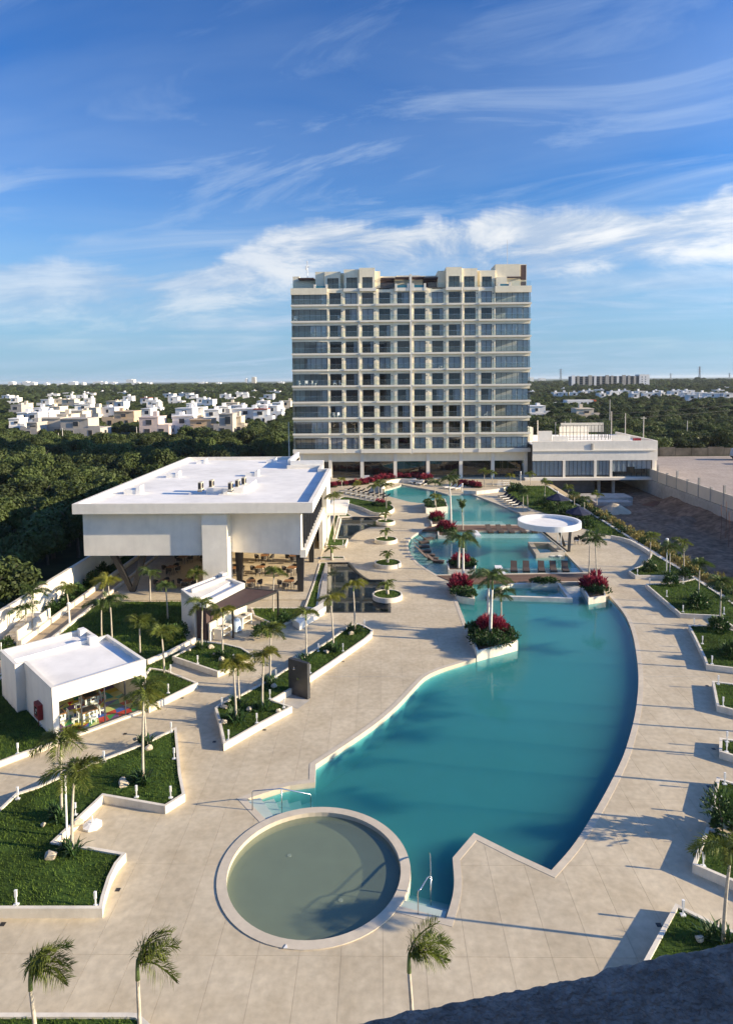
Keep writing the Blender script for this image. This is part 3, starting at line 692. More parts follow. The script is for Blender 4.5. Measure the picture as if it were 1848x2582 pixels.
BAYS=[(-16.9,-9.9,.30,None),(-9.9,-6.8,.30,(-9.47,-7.19)),(-6.8,-3.83,.40,(-6.38,-4.1)),(-3.57,-.3,.30,(-3.12,-.85)),(-.3,3.2,.40,(.19,2.4)),(3.2,6.27,.27,(3.77,6.10)),
      (6.53,9.9,.27,(7.01,9.22)),(9.9,13.3,.40,(10.51,12.72)),(13.3,16.28,.30,(13.75,16.02)),(16.54,19.6,.40,(16.83,18.99)),(19.6,22.8,.30,(20.06,22.16)),(22.8,29.6,.30,None)]
WH=2.22
# floor plates and the dim rooms behind
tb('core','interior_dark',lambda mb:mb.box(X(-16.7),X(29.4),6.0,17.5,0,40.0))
for k in range(11):
    z=FZ[k]; tb('floor_plate','interior',lambda mb:mb.box(X(-16.75),X(29.45),1.6 if k==0 else .5,6.2,z+.02,z+.30))
tb('side_wall','tower_wall',lambda mb:mb.box(X(-17.0),X(-16.76),1.2,17.6,5.0,37.4)); tb('side_wall','tower_wall',lambda mb:mb.box(X(29.46),X(29.7),3.2,17.6,5.0,37.4))
tb('rear_wall','tower_wall',lambda mb:mb.box(X(-17.0),X(29.7),17.6,17.9,0,41))
# piers between the openings
for i,(a,b,d,w) in enumerate(BAYS):
    if w:
        tb('pier','tower_wall',lambda mb:mb.box(X(a),X(w[0]),d,d+.30,5.0,37.3)); tb('pier','tower_wall',lambda mb:mb.box(X(w[1]),X(b),d,d+.30,5.0,37.3))
        nd=BAYS[i+1][2] if i+1<len(BAYS) else d
        if abs(nd-d)>.05: tb('return_wall','tower_wall',lambda mb:mb.box(X(b)-.12,X(b)+.12,min(d,nd)+.01,max(d,nd)+.6,5.0,37.29))
for xf in (-3.7,6.4,16.41): tb('fin','tower_edge',lambda mb:mb.box(X(xf)-(.2 if xf==6.4 else .13),X(xf)+(.2 if xf==6.4 else .13),-.1 if xf==6.4 else .06,1.5,5.0,38.4 if xf!=6.4 else 40.0))
tb('corner_room_wall','curtain',lambda mb:mb.box(X(-16.6),X(-10.1),3.4,3.5,5.9,37)); tb('corner_room_wall','curtain',lambda mb:mb.box(X(22.9),X(29.3),3.4,3.5,5.9,37))
tb('corner_wall','tower_wall',lambda mb:mb.box(X(-9.95),X(-9.68),.25,1.3,5.0,37.3)); tb('corner_wall','tower_wall',lambda mb:mb.box(X(22.58),X(22.85),.25,1.3,5.0,37.3))
SEG_A=[(-17.0,-9.9,-.06),(-9.9,-6.75,.04),(-6.75,-3.85,-.16),(-3.55,-.45,.02),(-.45,6.2,-.18),(6.55,13.25,-.02),(13.25,16.25,-.18),(16.55,19.6,.02),(19.6,29.75,-.16)]
SEG_B=[(-17.0,-6.75,-.06),(-6.75,-3.85,.02),(-3.55,6.2,-.15),(6.55,16.25,-.12),(16.55,19.55,.02),(19.55,29.75,-.14)]
curt_rng=random.Random(5)
cur_style=[[0]*12 for _ in range(11)]
for k in range(10):
    for i in range(12):
        r=curt_rng.random(); cur_style[k][i]=1 if r<.12 else (.6 if r<.22 else (.3 if r<.36 else 0))
for (k,i) in ((0,1),(0,2),(0,6),(0,7),(0,9),(0,10),(5,3),(5,4),(5,5),(5,6),(5,8),(5,9),(5,10),(2,9),(2,10),(9,7),(7,9)): cur_style[k][i]=1
for k in range(10):
    z=FZ[k]; zt=z+.36; segs=SEG_A if k%2==1 else SEG_B
    for (a,b,d) in segs:
        h0=z-.42 if k==0 else z
        tb('balcony_slab','tower_edge',lambda mb:mb.box(X(a),X(b),d,2.0 if not (a<-10 or b>29) else 1.2,h0,zt-.01))
        # glass railing on the slab edge
        rl=tb('balcony_railing','rail_glass',lambda mb:mb.add([(X(a)+.05,d+.06,zt),(X(b)-.05,d+.06,zt),(X(b)-.05,d+.06,zt+.98),(X(a)+.05,d+.06,zt+.98)],[(0,1,2,3)]))
        tb('handrail','steel',lambda mb:mb.box(X(a)+.05,X(b)-.05,d+.045,d+.075,zt+.98,zt+1.01),rl)
    for i,(a,b,d,w) in enumerate(BAYS):
        if w:
            tb('spandrel','tower_wall',lambda mb:mb.box(X(w[0])-.005,X(w[1])+.005,d+.001,d+.299,zt+WH,z+3.156-.002))
            window_part(tower,X(w[0]),X(w[1]),d+.10,zt,zt+WH,2,cur_style[k][i])
        else:
            n=6
            tb('spandrel','tower_wall',lambda mb:mb.box(X(a)+.02,X(b)-.02,d-.06,d+.24,zt+WH,z+3.156-.002))
            window_part(tower,X(a)+.35 if a<0 else X(a)+.12,X(b)-.12 if a<0 else X(b)-.35,d,zt,zt+WH,n,{0:1,1:.3,2:.7,3:.5,4:.2,5:1,6:.35,7:1,8:.7,9:.4}.get(k,0) if a>0 else {0:.4,1:.5,2:.3,3:.2,5:.6,6:.3,7:.5,9:.2}.get(k,0),'glazed_corner',.06,'corner_glass')
            # side glazing of the corner bay
            xs=X(29.5) if a>0 else X(-16.8)
            for q in range(3): tb('side_pane','window_glass',lambda mb:mb.add([(xs,.4+q*.95,zt+.05),(xs,1.3+q*.95,zt+.05),(xs,1.3+q*.95,zt+WH-.05),(xs,.4+q*.95,zt+WH-.05)],[(0,1,2,3)]))
            tb('corner_post','frame_dark',lambda mb:mb.box(xs-.05,xs+.05,.32,.42,zt,zt+WH))
    # wall lights beside the windows
    for i in (1,2,3,4,5,6,7,8,9,10):
        a,b,d,w=BAYS[i]; tb('wall_light','frame_dark',lambda mb:mb.box(X(w[1])+.18,X(w[1])+.30,d-.10,d,zt+1.7,zt+1.92))
# penthouse terrace and the stepped crown
zt=FZ[10]
tb('terrace_slab','tower_edge',lambda mb:mb.box(X(-17.0),X(29.7),.55,17.6,zt-.25,zt+.30))
tb('terrace_parapet','tower_wall',lambda mb:mb.box(X(-16.95),X(-9.9),-.12,.2,zt-.9,zt+.35)); tb('terrace_parapet','tower_wall',lambda mb:mb.box(X(22.7),X(29.7),-.2,.2,zt-.9,zt+.35))
for a,b,d in ((-9.9,-6.7,.4),(-6.7,-3.85,.1),(-3.5,-.3,-.2),(-.3,3.3,.5),(3.3,6.2,.0),(6.6,9.6,.0),(9.6,13.2,.5),(13.2,16.2,-.2),(16.6,19.6,.1),(19.6,22.7,.4)):
    tb('terrace_edge','tower_edge',lambda mb:mb.box(X(a),X(b),d,1.6,zt-.35 if d<.3 else zt-.2,zt+.25))
CROWN=[(-16.9,-15.6,40.3,3.2,None),(-15.6,-12.4,40.0,4.2,None),(-12.3,-10.4,40.95,1.9,None),(-10.4,-7.3,40.9,1.55,(-9.9,-7.7)),(-7.3,-6.6,40.75,2.6,None),(-6.6,-3.65,41.2,1.0,(-6.1,-4.0)),(-3.6,-.54,41.4,.55,(-3.0,-1.0)),(-.54,.5,40.95,1.9,None),(.5,3.8,40.25,4.0,None),(3.8,8.5,40.45,4.6,None),(8.5,11.8,40.25,4.0,None),(11.8,13.3,40.85,1.8,None),(13.3,16.35,41.35,.55,(13.8,15.9)),(16.4,19.4,41.15,1.0,(16.8,18.9)),(19.4,20.0,40.9,2.2,None),(20.0,23.0,40.8,1.6,(20.4,22.3)),(23.06,27.9,42.0,1.9,None),(28.0,29.3,42.05,2.6,None)]
for a,b,top,d,w in CROWN:
    z0=zt+.25
    if w:
        tb('crown_wall','tower_wall',lambda mb:mb.box(X(a),X(w[0]),d,d+5,z0,top).box(X(w[1]),X(b),d,d+5,z0,top).box(X(w[0]),X(w[1]),d+.002,d+5,z0+2.2,top-.003).box(X(w[0]),X(w[1]),d+2.5,d+5,z0,z0+2.2))
        window_part(tower,X(w[0]),X(w[1]),d+.1,z0,z0+2.2,2,0)
    else: tb('crown_wall','tower_wall',lambda mb:mb.box(X(a),X(b),d,d+5,z0,top))
tb('crown_step','tower_wall',lambda mb:mb.box(X(23.1),X(25.2),1.2,2.0,zt+.25,39.4))
tb('cladding','brown_panel',lambda mb:mb.box(X(28.15),X(29.2),2.5,2.62,39.0,41.9)); tb('cladding','brown_panel',lambda mb:mb.box(X(28.15),X(29.2),2.5,2.62,zt+.3,38.7))
for a,b,z,d in ((-15.6,-12.5,39.45,1.2),(.55,3.3,39.35,1.6),(3.4,6.2,39.5,1.8),(6.6,9.2,39.5,1.8),(9.0,11.8,39.35,1.6),(25.2,28.1,39.2,1.2)):
    pg=tb('terrace_pergola','brown_panel',lambda mb:mb.box(X(a),X(b),d,d+.15,z,z+.28).box(X(a),X(a)+.12,d+.15,d+3.2,z+.02,z+.26).box(X(b)-.12,X(b),d+.15,d+3.2,z+.02,z+.26))
    for q in range(6): tb('pergola_slat','brown_panel',lambda mb:mb.box(X(a)+.13,X(b)-.13,d+.4+q*.45,d+.55+q*.45,z+.05,z+.2),pg)
    tb('back_screen','tower_wall' if abs(a-3.4)<.1 or abs(a-6.6)<.1 or a<0 else 'brown_panel',lambda mb:mb.box(X(a),X(b),3.1 if a<0 or a>20 else 3.85,3.95,zt+.3,z))
for a,b in ((-12.3,-9.9),(3.5,6.0),(6.8,9.2),(23.4,25.6)):
    pp=tb('plunge_pool','tower_edge',lambda mb:mb.box(X(a)-.15,X(a)+.25,-.05,.35,zt-.4,zt+1.05).box(X(b)-.25,X(b)+.15,-.05,.35,zt-.4,zt+1.05))
    tb('tub_glass','spa_blue',lambda mb:mb.box(X(a)+.25,X(b)-.25,.02,.3,zt+.1,zt+.75),pp)
for a,b,d in ((-16.9,-12.6,-.02),(-9.6,-6.8,.5),(-6.5,-4,.2),(-3.3,-.5,-.1),(0,3.2,.6),(9.8,13,.6),(13.5,16.1,-.1),(16.8,19.4,.2),(19.8,22.6,.5),(25.9,29.6,-.1)):
    tb('terrace_railing','rail_glass',lambda mb:mb.add([(X(a),d,zt+.3),(X(b),d,zt+.3),(X(b),d,zt+1.3),(X(a),d,zt+1.3)],[(0,1,2,3)]))
tb('antenna','white_paint',lambda mb:mb.tube([(X(-14),3.6,40),(X(-14),3.6,43.4)],.06).box(X(-14.35),X(-14.1),3.4,3.6,41.6,42.4).box(X(-13.95),X(-13.6),3.5,3.6,42.1,42.35).tube([(X(-14.3),3.6,41.2),(X(-13.6),3.6,41.2)],.04).box(X(-14.1),X(-13.9),3.45,3.55,42.5,43.3))
tb('mast','pole',lambda mb:mb.tube([(X(25.8),4,42),(X(25.8),4,47)],.035,6))
# podium: columns, fascia beam and dark shopfront glazing
tb('podium_beam','tower_wall',lambda mb:mb.box(X(-15.6),X(29.3),.9,1.6,3.4,5.2)); tb('podium_soffit','tower_wall',lambda mb:mb.box(X(-15.6),X(29.3),1.6,6,4.6,5.15))
cols=[-15.4,-9.7,-3.4,3.2,9.7,16.2,22.5,29.0]
for c in cols: tb('column','tower_edge',lambda mb:mb.box(X(c)-.33,X(c)+.33,.7,1.4,-.02,5.18))
for a,b in zip(cols[:-1],cols[1:]):
    window_part(tower,X(a)+.35,X(b)-.35,2.2,.0,3.38,4,0,'shopfront',.06)
tb('lobby_floor','paving_far',lambda mb:mb.box(X(-15.6),X(29.3),.4,6,-.05,.02))
for k,(fx,fz,s) in enumerate(((-16.2,FZ[8],1),(-7.4,FZ[8],1),(-15.5,FZ[4],1),(-14.2,FZ[4],1),(-13.2,FZ[4],1),(-12.4,FZ[4],1),(-8.6,FZ[4],1),(-7.4,FZ[4],1),(-8.8,FZ[2],1),(-8.0,FZ[2],1),(21,FZ[2],1),(12.2,FZ[5],1))):
    ch=tag(MB().box(-.28,.28,-.25,.25,.36,.44).box(-.28,.28,.2,.27,.44,.95).box(-.28,-.22,-.25,-.19,0,.36).box(.22,.28,-.25,-.19,0,.36).box(-.28,-.22,.2,.26,0,.36).box(.22,.28,.2,.26,0,.36).build('balcony_chair','white_paint'),'small white chair standing on a tower balcony','chair','white balcony chairs')
    ch.location=(fx,TY+.55,fz+.36); ch.rotation_euler=(0,0,k*1.1)
# ================================================================== annex on the right
annex=thing('annex_wing','long white annex wing with a glazed ribbon above a dark undercroft','building',(41.5,128.5,0)); AX,AYY=41.5,128.5
def ab(name,m,fn):
    mb=MB(); fn(mb); return mb.build(name,m,annex)
ab('upper_wall','stucco',lambda mb:mb.box(-11.9,12,0,.4,3.7,7.45)); ab('wall_ledge','tower_edge',lambda mb:mb.box(-11.9,11.6,-.25,-.002,5.55,5.75)); ab('rainwater_box','concrete',lambda mb:mb.box(-.7,-.35,-.2,0,5.8,7.0))
ab('roof','roof_white',lambda mb:mb.box(-11.9,12,.4,22,6.7,6.9)); ab('side_wall','stucco',lambda mb:mb.box(11.6,12,.4,22,.2,7.45))
ab('floor_slab','tower_edge',lambda mb:mb.box(-13.5,12.6,-.9,22,.0,.45)); ab('back_wall','interior',lambda mb:mb.box(-11.9,11.6,5,5.2,.45,6.7))
for x0,x1,n in ((-11.9,-6.1,7),(-5.6,.0,7),(.3,2.9,4),(3.4,11.0,8)):
    o=window_part(annex,x0,x1,.15,.75 if x1<11 else .5,3.68,n,1 if x1<11 else .0,'window_band',.05,'corner_glass')
    if x1>=11: MB().box(x1-x0-3.2,x1-x0,.2,.26,1.5,3.1).box(.05,2.8,.2,.26,1.0,3.1).box(3.0,4.4,.2,.26,1.9,3.1).build('blind','curtain',o)
for x in (-5.85,.15,3.15,11.3): ab('pier','tower_edge',lambda mb:mb.box(x-.24 if x<11 else x-.29,x+.24 if x<11 else x+.3,-.05,.41,.45,3.7))
ab('sill','tower_edge',lambda mb:mb.box(-11.9,11.0,-.04,.3,.45,.5 if False else .52))
# undercroft
for x in (1.0,3.8): ab('undercroft_column','concrete',lambda mb:mb.box(x,x+.5,1.0,1.5,-3,0))
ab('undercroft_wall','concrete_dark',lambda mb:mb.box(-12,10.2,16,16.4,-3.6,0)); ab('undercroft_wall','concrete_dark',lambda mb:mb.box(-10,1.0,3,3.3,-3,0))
# roof court: mesh cage and white screen walls
court=thing('court_cage','dark framed sports court cage on the annex roof','cage',(0,0,0))
zc=6.9
for i in range(17): MB().box(36.2+i*.72,36.27+i*.72,137,137.07,zc,zc+3.0).build('post','black_metal',court)
for z in (zc+.6,zc+1.6,zc+3.0): MB().box(36.2,47.8,137.01,137.06,z-.03,z+.03).build('rail','black_metal',court)
for i in range(8): MB().box(47.75,47.82,137+i*1.2,137.07+i*1.2,zc,zc+3.4).build('post','black_metal',court)
for x0,x1,y0,y1,z,l in ((31.5,34.2,132,132.3,9.2,'stepped white screen wall at the left of the annex roof'),(34.2,37.0,131,131.3,8.2,'lower white screen wall left of the roof court'),(45.5,49.0,130.5,130.8,8.4,'short white wall in front of the roof court on the right'),(40.5,47,150,150.4,8.7,'white wall behind the roof court'),(43.0,53.0,158,158.5,9.0,'pale gable wall rising behind the annex roof'),(29.9,31.4,136,146,9.6,'cream side wall between tower and annex roof')):
    tag(MB().box(x0,x1,y0,y1,6.85,z).build('screen_wall','stucco'),l,'wall')
tag(MB().box(50,51.3,131,132,6.9,7.7).build('equipment_box','red_paint'),'dark red equipment box on the annex roof','box')
# ================================================================== yard, fence, gravel lot on the right
nx,ny=40,110; Vy=[];Fy=[]
for j in range(ny+1):
    for i in range(nx+1):
        x=31.0+21.0*i/nx; y=40+110*j/ny
        base=-3.0; tl=max(0,1-(x-31.0)/4.2); z=base+2.9*tl**1.2; tr=max(0,(x-47.5)/4.5); z+=1.5*tr
        z+=.22*math.sin(x*.9+y*.23)*math.sin(y*.31)+.12*math.sin(x*2.3+1)*math.sin(y*1.7)+random.uniform(-.05,.05)
        if y>118: z=min(z,-2.6)
        Vy.append((x,y,z))
for j in range(ny):
    for i in range(nx): a=j*(nx+1)+i; Fy.append((a,a+1,a+nx+2,a+nx+1))
struct(MB().add(Vy,Fy).build('earth_yard','earth',smooth=True))
tag(MB().box(51.7,52.0,40,151,-3.2,-.01).build('retaining_wall','concrete'),'grey retaining wall along the far side of the earth yard','wall')
fence=thing('block_fence','long beige panel fence with posts along the gravel lot','fence',(52.2,84,0))
for j in range(22):
    y=-43+j*4.0
    MB().box(-.09,.09,y+.12,y+3.88,.0,2.0).build('panel','town_cream',fence); MB().box(-.16,.16,y-.12,y+.12,0,3.2 if j%2 else 2.3).build('post','concrete',fence)
struct(MB().sheet([(52.4,40),(130,40),(130,166),(52.4,166)],-.045).build('gravel_lot','gravel'))
lw=thing('lot_wall','weathered concrete wall at the back of the gravel lot','wall',(0,167,0))
for i in range(20): MB().box(66+i*4,69.9+i*4,0,.25,0,1.9+.25*(i%3==1)).build('panel','weathered',lw)
# rubble ledge and sand heap in the yard
tag(MB().box(36.5,45.5,119.5,124,-3.3,-1.9).box(38,44.5,117,119.5,-3.3,-2.3).build('concrete_ramp','concrete'),'pale concrete platform in front of the undercroft','platform')
def heap(x,y,r,h,name,label,cat,m,z0=-3):
    vs=[(x,y,z0+h)];fs=[]; n=18
    for k,(rr,hh) in enumerate(((.3,.8),(.65,.38),(1.0,-.03))):
        for i in range(n): a=2*math.pi*i/n; q=r*rr*random.uniform(.85,1.15); vs.append((x+q*math.cos(a)*1.4,y+q*math.sin(a),z0+h*hh*random.uniform(.85,1.15)))
    fs+=[(0,1+i,1+(i+1)%n) for i in range(n)]
    for k in range(2): fs+=[(1+k*n+i,1+(k+1)*n+i,1+(k+1)*n+(i+1)%n,1+k*n+(i+1)%n) for i in range(n)]
    return tag(MB().add(vs,fs).build(name,m,smooth=True),label,cat)
heap(39.5,112,2.2,1.5,'sand_heap','heap of pale sand in the earth yard','heap','sand')
heap(49,118,1.6,.7,'rubble_heap','small rusty rubble heap in the shaded yard','heap','rust'); heap(47.5,104,2.6,.9,'earth_heap','dark earth bank near the retaining wall','heap','earth')
for i,(x,y,h) in enumerate(((47.2,92,5),(47.9,90,5.5),(48.4,93,5.2),(46.2,88,4.8),(50.5,84,5.2),(51,80,6),(50.7,82,5.4),(51.2,78,6))):
    tag(MB().tube([(x,y,-3),(x+.06,y,-3+h*.5),(x-.03,y+.05,-3+h)],.035,5).build('rebar','rust'),'thin rusty reinforcing bar standing upright in the yard','rod','reinforcing bars in the yard')
# covered vehicle and yellow skip on the lot
tk=thing('tarp_truck','truck under a grey tarpaulin parked at the back of the lot','truck',(86.5,158,0))
MB().add([(-3.2,-1.3,.9),(3.2,-1.3,.9),(3.2,1.3,.9),(-3.2,1.3,.9),(-2.9,-1.2,2.6),(2.2,-1.2,2.9),(2.2,1.2,2.9),(-2.9,1.2,2.6),(3.0,-1.1,1.9),(3.0,1.1,1.9)],[(0,1,8,5,4),(1,2,9,8),(2,3,7,6,9),(3,0,4,7),(4,5,6,7),(5,8,9,6)]).build('tarpaulin','tarp',tk)
for x in (-2.2,1.9):
    for y in (-1.2,1.0): MB().tube([(x,y,.5),(x,y+.25,.5)],.5,14).build('wheel','black_metal',tk)
MB().box(-3.1,3.1,-1.1,1.1,.55,.9).build('chassis','black_metal',tk)
sk=thing('yellow_skip','yellow skip partly cut by the right edge of the lot','skip',(84.6,150,0))
MB().add([(-1.6,-1,0),(1.6,-1,0),(1.6,1,0),(-1.6,1,0),(-2.2,-1.1,1.5),(2.2,-1.1,1.5),(2.2,1.1,1.5),(-2.2,1.1,1.5)],[(0,3,2,1),(0,1,5,4),(1,2,6,5),(2,3,7,6),(3,0,4,7)]).build('body','yellow_paint',sk); MB().box(-2.25,2.25,-1.18,-1.1,1.4,1.55).build('rim','yellow_paint',sk)
# ================================================================== restaurant pavilion
rest=thing('restaurant_pavilion','big white pavilion with a flat overhanging roof above a dining terrace','building',(-16.9,60,0))
RX,RY=-16.9,60.0
def rb(name,m,fn,parent=None):
    mb=MB(); fn(mb); return mb.build(name,m,rest if parent is None else parent)
def rp(poly): return [(x-RX,y-RY) for x,y in poly]
RO=[(-27.8,59.2),(-6.0,59.2),(-6.0,82.5),(-7.2,82.5),(-7.2,86.0),(-11.5,86.0),(-11.5,96),(-27.8,96)]
rb('roof_slab','roof_white',lambda mb:mb.prism(rp(offset(RO,.35)),7.75,8.2))
rb('roof_fascia','stucco',lambda mb:mb.ring(rp(RO),rp(offset(RO,.42)),7.7,8.62))
rb('roof_upstand','roof_white',lambda mb:mb.box(-11.5-RX,-7.2-RX,85.9-RY,86.3-RY,8.2,9.2).box(-11.9-RX,-11.5-RX,86.3-RY,95.6-RY,8.2,9.3))
rb('soffit','stucco',lambda mb:mb.sheet(rp(offset(RO,.05)),7.74))
# upper box: left wall panel, projecting white pier, right wall panel turned towards the pools
rb('upper_wall','stucco',lambda mb:mb.box(-27.3-RX,-15.7-RX,60.2-RY,60.6-RY,3.62,7.74))
rb('white_pier','stucco',lambda mb:mb.box(-16.2-RX,-13.9-RX,59.75-RY,61.6-RY,0,7.735))
rb('upper_wall','stucco',lambda mb:mb.prism(rp([(-13.9,61.3),(-7.2,60.1),(-7.1,60.5),(-13.9,61.7)]),3.62,7.74))
rb('side_wall','stucco',lambda mb:mb.box(-27.3-RX,-26.9-RX,60.6-RY,96-RY,3.62,7.74))
rb('upper_floor','stucco',lambda mb:mb.prism(rp([(-27.29,60.21),(-16.0,60.21),(-13.9,61.35),(-7.1,60.2),(-7.1,83),(-11.6,95.5),(-27.29,95.5)]),3.60,3.95))
rb('floor_beam','stucco',lambda mb:mb.box(-7.3-RX,-6.75-RX,60.05-RY,83-RY,3.4,4.1))
window_side=rb('glazed_side','frame_dark',lambda mb:[mb.box(-7.15-RX,-7.0-RX,61-RY+i*1.5,61.08-RY+i*1.5,4.1,7.7) for i in range(15)])
for i in range(14): rb('pane','window_glass',lambda mb:mb.add([(-7.08-RX,61.08-RY+i*1.5,4.1),(-7.08-RX,62.5-RY+i*1.5,4.1),(-7.08-RX,62.5-RY+i*1.5,7.7),(-7.08-RX,61.08-RY+i*1.5,7.7)],[(0,1,2,3)]),window_side)
rb('room_lining','interior',lambda mb:mb.box(-13.5-RX,-13.3-RX,61.8-RY,82-RY,3.95,7.7))
def taper_col(x,y,z1,w0,w1): 
    return rb('dark_column','black_metal',lambda mb:mb.add([(x-RX-w0,y-RY-w0,0),(x-RX+w0,y-RY-w0,0),(x-RX+w0,y-RY+w0,0),(x-RX-w0,y-RY+w0,0),(x-RX-w1,y-RY-w1,z1),(x-RX+w1,y-RY-w1,z1),(x-RX+w1,y-RY+w1,z1),(x-RX-w1,y-RY+w1,z1)],[(0,1,5,4),(1,2,6,5),(2,3,7,6),(3,0,4,7),(0,3,2,1),(4,5,6,7)]))
for x,y in ((-7.35,60.6),(-7.35,70.5),(-13.6,63.4),(-12.3,74.5),(-7.35,80)): taper_col(x,y,3.6,.24,.36)
for dx in (-1.9,1.0): rb('raking_column','black_metal',lambda mb:mb.tube([(-23.0-RX,60.6-RY,0),(-23.0-RX+dx,60.9-RY,3.62)],[.24,.36],4))
for x in (-25,-22): rb('rear_column','black_metal',lambda mb:mb.box(x-RX,x-RX+.5,74-RY,74.5-RY,0,3.6))
rb('tall_side_pier','stucco_cream',lambda mb:mb.box(-7.1-RX,-6.4-RX,80.5-RY,86-RY,0,7.7).box(-7.0-RX,-6.55-RX,76.0-RY,80.4-RY,0,3.5))
rb('entrance_canopy','stucco',lambda mb:mb.box(-6.4-RX,-4.1-RX,81-RY,90-RY,3.0,3.3))
rb('rear_service_wall','interior_dark',lambda mb:mb.box(-26.5-RX,-12-RX,90-RY,90.3-RY,0,3.6))
# terrace floor of the restaurant
struct(MB().prism([(-22.9,58.2),(-6.55,58.2),(-6.55,90),(-24.8,90),(-24.8,61)],-.02,.10).build('dining_terrace','paving_far'))
# roof plant: vents, air-conditioning units on a plinth
for i,(u,v,s) in enumerate(((338,1244,1.1),(438,1203,1.0),(636,1200,1.0),(510,1168,.9),(685,1166,.9))):
    p=G(u,v,8.2); o=thing('roof_vent',('white roof vent hood near the left roof edge, the closest one','white roof vent hood left of the air-conditioning units','white roof vent hood right behind the air-conditioning units','white roof vent hood at the back left of the pavilion roof','white roof vent hood at the back right of the pavilion roof')[i],'vent',(p[0],p[1],8.2),group='roof vents on the pavilion')
    MB().box(-.75*s,.35*s,-.45*s,.45*s,0,.42*s).build('duct','roof_white',o); MB().add([(.36*s,-.5*s,0),(.8*s,-.5*s,0),(.8*s,.5*s,0),(.36*s,.5*s,0),(.4*s,-.5*s,.55*s),(.8*s,-.5*s,.75*s),(.8*s,.5*s,.75*s),(.4*s,.5*s,.55*s)],[(0,1,5,4),(1,2,6,5),(2,3,7,6),(3,0,4,7),(4,5,6,7)]).build('hood','roof_white',o)
pl=G(580,1240,8.2); o=thing('equipment_plinth','white stepped plinth under the air-conditioning units','plinth',(pl[0],pl[1],8.2)); MB().box(-2.2,1.6,-.9,.1,0,.55).box(-.4,.1,-1.3,-.9,0,.5).build('block','roof_white',o); MB().box(.9,1.8,.1,5.2,0,.5).build('upstand','roof_white',o)
acs=[(-18.05,66.6),(-17.3,68.0),(-14.95,66.3),(-14.6,68.0),(-14.3,69.7)]
for i,(x,y) in enumerate(acs):
    a=thing('air_conditioner','beige rooftop air conditioner, '+('left one of the pair on the left','right one of the pair on the left','front one of the three on the right','middle one of the three on the right','rear one of the three on the right')[i],'air conditioner',(x,y,8.5),group='air conditioners on the pavilion roof')
    MB().box(-.17,.17,-.44,.44,.15,.95).build('casing','ac_beige',a); MB().box(-.22,.22,-.45,-.35,0,.15).box(-.22,.22,.35,.45,0,.15).build('feet','concrete_dark',a)
    f=MB().tube([(-.18,0,.58),(-.195,0,.58)],.26,20).build('fan_grille','concrete_dark',a); MB().tube([(.19,0,.58),(.21,0,.58)],.28,20).build('fan_grille','black_metal',a)
    MB().box(-.13,.13,-.485,-.465,.3,.9).build('front_grille','black_metal',a)
# ================================================================== playhouse
ph=thing('playhouse','small white playroom with a glass front and colourful floor','building',(-17.75,34.82,0),math.atan2(3.6,3.65)); ROT=math.atan2(3.6,3.65)
PHI=Matrix.Rotation(-ROT,2)
def pl_(x,y): v=PHI@Vector((x+17.75,y-34.82)); return (v.x,v.y)
PW=5.1                                           # glass front along local +X, depth along local +Y
back=[pl_(-23.45,40.95),pl_(-19.9,43.9)]
D=7.6
def pb(name,m,fn,parent=None):
    mb=MB(); fn(mb); return mb.build(name,m,ph if parent is None else parent)
O=[(-.15,-.1),(PW+.15,-.1),(PW+.15,5.6),(PW-.35,6.3),(PW-.35,D),(-.15,D),(-.15,4.35),(-.0,4.3)]
O=[(-.12,-.1),(PW+.12,-.1),(PW+.12,5.4),(PW-.5,5.4),(PW-.5,D),(-.62,D),(-.62,4.6),(-.12,4.6)]
pb('roof_slab','roof_white',lambda mb:mb.prism(offset(O,.2),2.62,2.85)); pb('parapet','stucco',lambda mb:mb.ring(O,offset(O,.2),2.6,3.12))
pb('roof_step','roof_white',lambda mb:mb.box(-.4,PW-.72,5.5,5.75,2.85,3.1).box(PW-1.2,PW-.72,5.0,5.5,2.85,3.35).box(PW-1.1,PW-.7,6.9,7.4,2.85,3.3))
def side(mb): mb.box(-.1,.1,.02,4.6,0,2.6).box(-.6,-.4,4.6,D-.02,0,2.6).box(-.4,-.1,4.58,4.78,0,2.6)
pb('side_wall','stucco',side); pb('side_wall','stucco',lambda mb:mb.box(PW-.1,PW+.1,.02,5.4,0,2.6).box(PW-.7,PW-.5,5.4,D-.02,0,2.6)); pb('back_wall','stucco',lambda mb:mb.box(-.4,PW-.7,D-.22,D-.02,0,2.6))
pb('lintel','stucco',lambda mb:mb.box(-.1,PW+.1,-.08,.12,2.25,2.6)); pb('door_jamb','stucco',lambda mb:mb.box(-.1,.22,-.08,.12,0,2.25)); pb('door_jamb','stucco',lambda mb:mb.box(PW-.15,PW+.1,-.08,.12,0,2.25)); pb('sill','kerb',lambda mb:mb.box(-.1,PW+.1,-.22,.14,-.02,.10))
pb('partition','stucco_cream',lambda mb:mb.box(.1,PW-.1,4.5,4.6,.1,2.6))
gf=pb('glazing_frame','frame_dark',lambda mb:[mb.box(x-.03,x+.03,.0,.08,.10,2.25) for x in (.25,1.45,2.75,3.95,PW-.18)]+[mb.box(.28,PW-.2,.001,.078,.10,.15),mb.box(.28,PW-.2,.001,.078,2.2,2.25)])
for a,b in ((.28,1.42),(1.48,2.72),(2.78,3.92),(3.98,PW-.21)): pb('pane','shop_glass',lambda mb:mb.add([(a,.04,.15),(b,.04,.15),(b,.04,2.2),(a,.04,2.2)],[(0,1,2,3)]),gf)
pf=pb('play_floor','concrete',lambda mb:mb.box(.1,PW-.1,.13,4.5,.0,.10))
cr=random.Random(3)
gx=[.12+ (PW-.24)*i/8 for i in range(9)]; gy=[.15+4.3*i/8 for i in range(9)]
